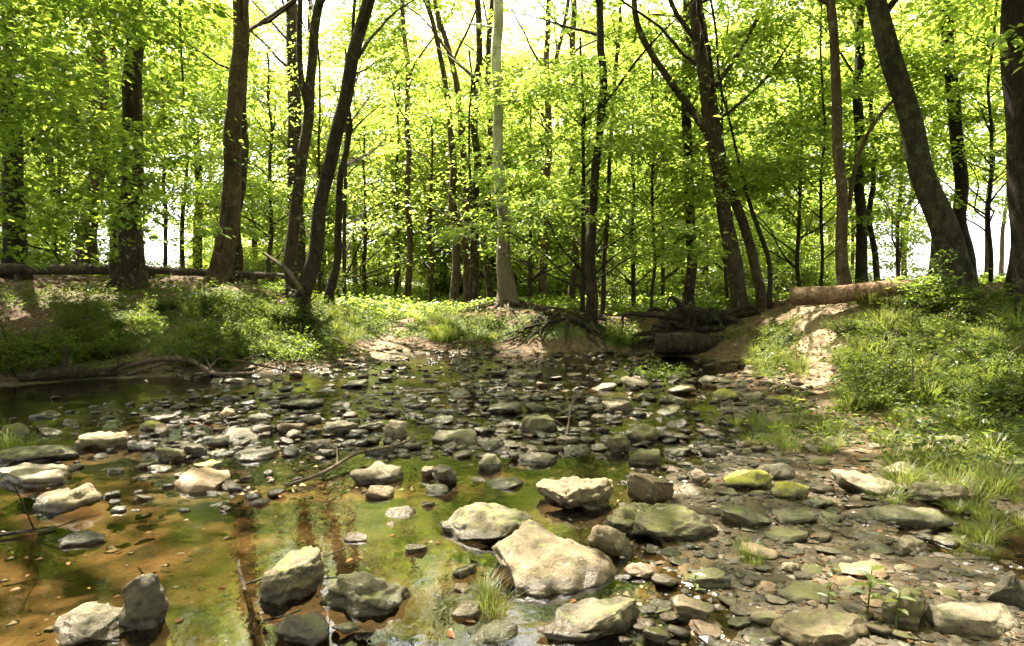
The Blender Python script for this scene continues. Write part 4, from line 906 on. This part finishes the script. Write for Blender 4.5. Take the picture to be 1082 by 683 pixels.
branch('stick', 'pale twig leaning over the square mossy stone', [G(765,588), P(752,566,3.3), P(740,540,3.4)], [.006,.005,.003], M_DRIFT, 6, 1, 'stick')
branch('stick', 'short twig beside the upright dark brown stone', [G(162,618), P(156,608,2.8), P(146,600,2.82)], [.005,.005,.003], M_DRIFT, 6, 0, 'stick')
for k in range(9):
    q = G(random.uniform(900, 1080), random.uniform(350, 440)); d_ = np.array([random.gauss(0, .35), random.gauss(-.1, .2), random.uniform(.25, .55)])
    o = branch('dead_stem', 'thin bare dead stem standing in the weeds of the right bank', [q - [0, 0, .05], q + d_ * .5 + [0, 0, .06], q + d_], [.006, .005, .002], M_DRIFT, 5, 3, 'stem'); o['group'] = 'dead stems of the right bank'
branch('vine', 'thin bare vine hanging between the stout trunk and the flared trunk', [P(190,-10,11.5), P(189,15,11.5), P(191,65,11.5), P(194,106,11.5)], [.025,.022,.02,.012], M_BARK_DK, 6, 0, 'vine')

# ------------------------------------------------------------------ shrubs, grass, seedlings
def shrub_proto(k, lm, h, rad, nst, leaf, nsp, name='shrub', up=.8):
    g = np.random.default_rng(300 + k); root = empty(name, (0, 0, 0), 'x', 'shrub'); st = MB(); lf = MB(); cs = []; azs = []
    for j in range(nst):
        a = g.uniform(0, 6.283); rr = rad * math.sqrt(g.random()); hh = h * g.uniform(.3, 1.) * (1 - .35 * rr / rad) * (1.55 if g.random() < .16 else 1)
        e = np.array([rr * math.cos(a), rr * math.sin(a), hh]); b0 = e * np.array([.25, .25, 0]) + [0, 0, -.06]; mid = (b0 + e) / 2 + [0, 0, .12 * h]
        tube(st, [b0, mid, e], [.006, .005, .002], 4, 0, .15, cap=False)
        for t in np.linspace(.3, 1, nsp):
            q = b0 * (1 - t) ** 2 + mid * 2 * t * (1 - t) + e * t * t; cs.append(q + g.normal(0, .03, 3)); azs.append(a + g.normal(0, 1.1))
    cs = np.array(cs); sprays(lf, cs, np.array(azs), np.full(len(cs), leaf * 4.2) * g.uniform(.7, 1.3, len(cs)), 9, leaf, True, droop=.2, tilt=.5, pitch=g.uniform(-.2, up, len(cs)), g=g)
    st.build('stem', M_BARK_DK, root); lf.build('foliage', lm, root, smooth=False); return root
SH = [shrub_proto(0, M_SHRUB, .5, .55, 38, .04, 7), shrub_proto(1, M_SHRUB, .68, .6, 40, .042, 8), shrub_proto(2, M_NEAR, .36, .6, 44, .034, 6), shrub_proto(3, M_SAPLING, .9, .5, 26, .06, 8)]
used = set()
def place_shrub(k, px, py, sc, label, group=None):
    p = G(px, py)
    if k in used: o = copy_thing(SH[k], p, random.uniform(0, 6.28), sc, label)
    else:
        used.add(k); o = SH[k]; o.location = [float(c) for c in p]; o.rotation_euler = (0, 0, random.uniform(0, 6.28)); o.scale = (sc,) * 3
    o['label'] = label
    if group: o['group'] = group
    elif 'group' in o: del o['group']
    return o
gl_, gg = 'leafy green shrub in the thicket covering the left bank slope', 'shrubs of the left bank'
for _ in range(34):
    px, py = random.uniform(40, 300), random.uniform(308, 392)
    if py < 330 and px < 150: continue
    place_shrub(random.choice([0, 2, 2, 1, 0]), px, py, random.uniform(.4, .75), gl_, gg)
place_shrub(1, 25, 396, .9, 'bright ferny shrub at the left end of the left waterline')
gl_, gg = 'bright sunlit shrub between the dark leaning trunk and the trail', 'sunlit shrubs beside the trail'
for px, py, k, sc in [(310,345,1,.7),(322,352,0,.8),(325,368,2,.7),(310,378,2,.8),(298,338,0,.8)]: place_shrub(k, px, py, sc, gl_, gg)
gl_, gg = 'low bramble shrub in the weedy thicket on the right bank', 'shrubs of the right bank thicket'
for _ in range(80):
    px, py = random.uniform(885, 1095), random.uniform(338, 440)
    if px < 885 + (py - 338) * .25 or px > 1092: continue
    place_shrub(random.choice([0, 0, 2, 2, 2, 1]), px, py, random.uniform(.26, .5), gl_, gg)
for x, y in [(5.2,3.6),(5.8,4.6),(6.4,3.2),(4.6,2.2),(7.,5.2),(6.9,6.4),(7.8,4.),(5.4,1.2),(8.2,6.2),(6.2,5.6)]:
    copy_thing(SH[random.choice([0, 1, 2])], (x, y, H1(x, y)), random.uniform(0, 6.28), random.uniform(.5, .8), gl_, gg)
gl_, gg = 'small leafy shrub growing at the foot of the leaning mossy trunk', 'shrubs at the leaning trunk'
for px, py, k, sc in [(985,328,3,.7),(1015,338,1,.8),(1000,335,0,.8)]: place_shrub(k, px, py, sc, gl_, gg)
gl_, gg = 'low shrub on the flank of the root-covered mound by the water', 'shrubs on the mound flank'
for px, py, k, sc in [(650,358,0,.8),(662,362,2,.7),(668,366,2,.6),(472,360,2,.5)]: place_shrub(k, px, py, sc, gl_, gg)
place_shrub(2, 700, 400, .55, 'yellow-green shrub standing in the stones of the far riffle')
gl_, gg = 'shrub at the edge of the woods beyond the trail', 'shrubs at the wood edge'
for px, Y, k, sc in [(345,18,1,1.4),(395,26,1,1.6),(470,25,1,1.6),(560,19,0,1.6),(590,21,3,1.5),(655,18,1,1.4),(690,18.5,3,1.6),(745,17,0,1.6),(840,15,1,1.3),(860,17,3,1.4),(880,19,1,1.5),(330,17,1,1.4),(270,17,1,1.3),(300,19,3,1.5),(240,17,0,1.4),(60,19,1,1.5),(110,20,3,1.5),(10,17,1,1.4),(490,24,1,1.8),(530,24,3,1.8),(620,24,1,1.8),(720,25,3,1.8),(780,24,1,1.7)]:
    x = P(px, 298, Y)[0]; o = copy_thing(SH[k], (x, Y, H1(x, Y)), random.uniform(0, 6.28), sc, gl_, gg)

def tuft_proto(k, n, h, spread, w=.0028):
    g = np.random.default_rng(500 + k); mb = MB()
    a = g.uniform(0, 6.283, n); lean = g.uniform(.1, 1., n) * spread; hh = h * g.uniform(.5, 1., n); d = np.stack([np.cos(a), np.sin(a), 0 * a], -1); s = np.stack([-np.sin(a), np.cos(a), 0 * a], -1)
    b0 = d * (g.random(n) ** .5 * .14)[:, None]; rows = []
    for t, wf in ((0, 1.), (.35, .95), (.7, .65), (1, .05)):
        c_ = b0 + d * (lean * t ** 1.8)[:, None]; c_[:, 2] = hh * (t - .28 * t ** 3 * lean / max(spread, .01)) - (.03 if t == 0 else 0)
        rows += [c_ - s * w * wf, c_ + s * w * wf]
    v = np.stack(rows, 1).reshape(-1, 3); i = np.arange(n)[:, None] * 8
    f = np.concatenate([i + np.array([[j, j + 1, j + 3, j + 2]]) for j in (0, 2, 4)]); mb.add(v, f); return mb.mesh('grass_tuft', M_GRASS, smooth=True)
TF = [tuft_proto(0, 110, .30, .3), tuft_proto(1, 130, .22, .32), tuft_proto(2, 80, .38, .42), tuft_proto(3, 150, .15, .24)]
def tuft(px, py, k, sc, label, group):
    p = G(px, py); o = bpy.data.objects.new('grass_tuft', TF[k]); COL.objects.link(o); o.location = [float(c) for c in p]; o.scale = (sc,) * 3; o.rotation_euler = (0, 0, random.uniform(0, 6.28)); tag(o, label, 'grass tuft', group)
for n, xr, yr, sc, lab, grp in [
  (14, (760, 845), (440, 478), (.35, .6), 'tuft of upright grass among the wet stones of the right bar', 'grass tufts on the right bar'),
  (46, (930, 1082), (440, 535), (.32, .62), 'tuft of long grass hanging over the foot of the right bank', 'grass tufts at the foot of the right bank'),
  (9, (840, 935), (430, 480), (.3, .5), 'tuft of thin grass on the sandy ground below the right bank', 'grass tufts on the sandy ground'),
  (14, (790, 850), (345, 400), (.6, 1.), 'tuft of grass on the sunny slope left of the dirt patch', 'grass tufts on the sunny slope'),
  (14, (440, 480), (332, 362), (.6, 1.), 'tuft of sunlit grass beside the trail', 'grass tufts of the trail'),
  (14, (345, 388), (332, 368), (.6, 1.), 'tuft of sunlit grass between the trail and the dark leaning trunk', 'grass tufts left of the trail'),
  (14, (460, 520), (340, 362), (.7, 1.), 'tuft of grass on the left flank of the mound', 'grass tufts of the mound'),
  (8, (880, 950), (318, 345), (.7, 1.1), 'tuft of grass in front of the sawn log', 'grass tufts by the sawn log'),
  (30, (890, 1085), (345, 440), (.7, 1.2), 'tuft of long grass pushing up through the shrubs of the right bank', 'grass tufts among the right bank shrubs'),
  (26, (60, 300), (325, 392), (.6, 1.), 'tuft of shaded grass among the shrubs of the left bank', 'grass tufts of the left bank'),
  (16, (1000, 1080), (520, 600), (.2, .4), 'wispy tuft of grass on dark damp soil at the right edge of the stony bar', 'grass tufts at the right edge'),
  (3, (785, 800), (585, 600), (.25, .3), 'small tuft of grass among the stones of the gravel bar', 'small tufts of the gravel bar'),
  (3, (505, 530), (615, 650), (.25, .35), 'fine green weed tuft in the water left of the largest boulder', 'weed tufts by the largest boulder'),
  (4, (0, 35), (455, 475), (.35, .5), 'pale weed tuft at the left edge of the stream', 'weed tufts at the left edge')]:
    for _ in range(n): tuft(random.uniform(*xr), random.uniform(*yr), random.randrange(4), random.uniform(*sc), lab, grp)

def seedling(px, py, h, n, label):
    p = G(px, py); root = empty('seedling', p, label, 'seedling'); st = MB(); lf = MB()
    tube(st, [[0, 0, -.02], [.01, 0, h * .5], [.02, .01, h]], [.004, .003, .002], 5, 0, .04)
    a = np.arange(n) * 2.4; t = np.linspace(.4, 1, n); c_ = np.stack([.01 + 0 * a, 0 * a, h * t], -1)
    d = np.stack([np.cos(a), np.sin(a), .15 + 0 * a], -1); nn = np.zeros((n, 3)); nn[:, 2] = 1; nn += d * -.3
    leaf_faces(lf, c_, d, nn, np.full(n, h * .42) * random.uniform(.9, 1.1), np.full(n, h * .2), True)
    st.build('stem', M_GRASS, root); lf.build('leaves', M_PALE_LEAF, root, smooth=False)
seedling(730, 640, .1, 6, 'green seedling with a few leaves at the water edge near the square mossy stone')
seedling(915, 655, .16, 9, 'bright green seedling growing beside the wide tan slab')
seedling(872, 650, .09, 4, 'tiny pale seedling left of the bright green seedling')
seedling(945, 668, .12, 7, 'seedling with narrow leaves in front of the dark mossy boulder with a hollow')

# ground cover and dead leaves: stuff
def ground_pts(n, xr, yr, g):
    x = g.uniform(*xr, n); y = g.uniform(*yr, n); z = H(x, y); return x, y, z
g = np.random.default_rng(71)
x, y, z = ground_pts(130000, (-12, 10), (0, 17), g); gr = greenness(x, y, z) * (.5 + .8 * np.clip(fbm2(x, y, 1.8, 31, 3) + .4, 0, 1)); ok = (g.random(len(x)) < gr) & (z > .03)
x, y, z = x[ok], y[ok], z[ok]; mb = MB(); hgt = g.uniform(.02, .2, len(x)) * g.uniform(.3, 1.2, len(x))
sprays(mb, np.stack([x, y, z + hgt], -1), g.uniform(0, 6.283, len(x)), g.uniform(.1, .2, len(x)), 5, .045, False, droop=.3, tilt=.5, g=g)
tag(mb.build('ground_cover', M_SHRUB, smooth=False), 'low leafy weeds and creepers covering the banks', 'ground cover', kind='stuff')
x, y, z = ground_pts(42000, (-9, 7.5), (1.8, 17), g); dens = np.clip((z + .02) / .1, 0, 1) * (.3 + .7 * (fbm2(x, y, 1.3, 47, 3) > -.2)); ok = g.random(len(x)) < dens * .8
x, y, z = x[ok], y[ok], z[ok]; mb = MB(); n = len(x); a = g.uniform(0, 6.283, n); nn = np.zeros((n, 3)); nn[:, 2] = 1; nn += g.normal(0, .35, (n, 3)); L = g.uniform(.022, .055, n) * np.clip(y / 4, .6, 1)
leaf_faces(mb, np.stack([x, y, z + g.uniform(.004, .025, n)], -1), np.stack([np.cos(a), np.sin(a), g.normal(0, .2, n)], -1), nn, L, L * g.uniform(.5, .8, n), True)
tag(mb.build('leaf_litter', M_LITTER, smooth=False), 'dead brown leaves lying on the banks and the gravel bar', 'leaf litter', kind='stuff')
n = 110; px = g.uniform(0, 700, n); py = 400 + 283 * g.random(n); pts = np.array([ (ray(a_, b_) * (-CAMZ / ray(a_, b_)[2]) + [0, 0, CAMZ]) for a_, b_ in zip(px, py)])
ok = H(pts[:, 0], pts[:, 1]) < -.01; pts = pts[ok]; n = len(pts); pts[:, 2] = .004; a = g.uniform(0, 6.283, n); nn = np.zeros((n, 3)); nn[:, 2] = 1; nn += g.normal(0, .08, (n, 3)); L = g.uniform(.015, .045, n)
mb = MB(); leaf_faces(mb, pts, np.stack([np.cos(a), np.sin(a), 0 * a], -1), nn, L, L * .6, True)
tag(mb.build('floating_leaves', M_LITTER, smooth=False), 'fallen leaves floating on the stream', 'fallen leaves', kind='stuff')
n = 22000; x = g.uniform(-16, 16, n); y = 14 + 26 * g.random(n) ** 1.3; z = H(x, y); a = g.uniform(0, 6.283, n)
mb = MB(); sprays(mb, np.stack([x, y, z + g.uniform(.03, .25, n)], -1), a, g.uniform(.2, .4, n), 4, .11, False, tilt=.5, g=g)
tag(mb.build('woodland_undergrowth', M_SAPLING, smooth=False), 'low green undergrowth on the woodland floor', 'undergrowth', kind='stuff')

n = 5200; px = g.uniform(205, 905, n); y = g.uniform(56, 74, n); x = (px - CX) / FPX * y; hmax = 9 + 4 * fbm2(x, y, .09, 5, 2)
mb = MB(); sprays(mb, np.stack([x, y, .8 + g.uniform(.3, 1., n) * np.where(g.random(n) < .45, 3.5, hmax)], -1), g.uniform(0, 6.283, n), g.uniform(1.4, 2.6, n), 16, .34, False, tilt=.6, g=g)
tag(mb.build('far_woods', M_FAR, smooth=False), 'pale green foliage of the far woods closing the view between the trunks', 'far woods', kind='stuff')
# ------------------------------------------------------------------ light, sky, render settings
w = bpy.data.worlds.new('World'); scene.world = w; w.use_nodes = True; nt = w.node_tree; bgn = nt.nodes['Background']
sky = nt.nodes.new('ShaderNodeTexSky'); sky.sky_type = 'NISHITA'; sky.sun_disc = False; sky.sun_elevation = SUN_EL; sky.sun_rotation = SUN_AZ; sky.air_density = 1.; sky.dust_density = 2.; sky.ozone_density = 1.
hs = nt.nodes.new('ShaderNodeHueSaturation'); hs.inputs['Saturation'].default_value = .12
nt.links.new(sky.outputs[0], hs.inputs['Color']); nt.links.new(hs.outputs[0], bgn.inputs[0]); bgn.inputs[1].default_value = .115
sd = bpy.data.lights.new('sun', 'SUN'); sd.energy = 5; sd.angle = R(.53); sd.color = (1, .91, .75); so = bpy.data.objects.new('sun', sd); COL.objects.link(so)
so.rotation_euler = Vector((-S[0], -S[1], -S[2])).to_track_quat('-Z', 'Y').to_euler(); so.location = (-4, 12, 30)
vs = scene.view_settings; vs.view_transform = 'Standard'; vs.look = 'None'; vs.gamma = 1; vs.use_curve_mapping = False; vs.exposure = 3.1
cy = scene.cycles; cy.max_bounces = 7; cy.diffuse_bounces = 4; cy.glossy_bounces = 3; cy.transmission_bounces = 4; cy.transparent_max_bounces = 8
cy.use_denoising = True; cy.sample_clamp_indirect = 6; cy.caustics_reflective = False; cy.caustics_refractive = False
cy.use_adaptive_sampling = True; cy.adaptive_threshold = .02
tot = sum(len(o.data.polygons) for o in scene.objects if o.type == 'MESH')
print('objects', len(scene.objects), 'polys', tot)
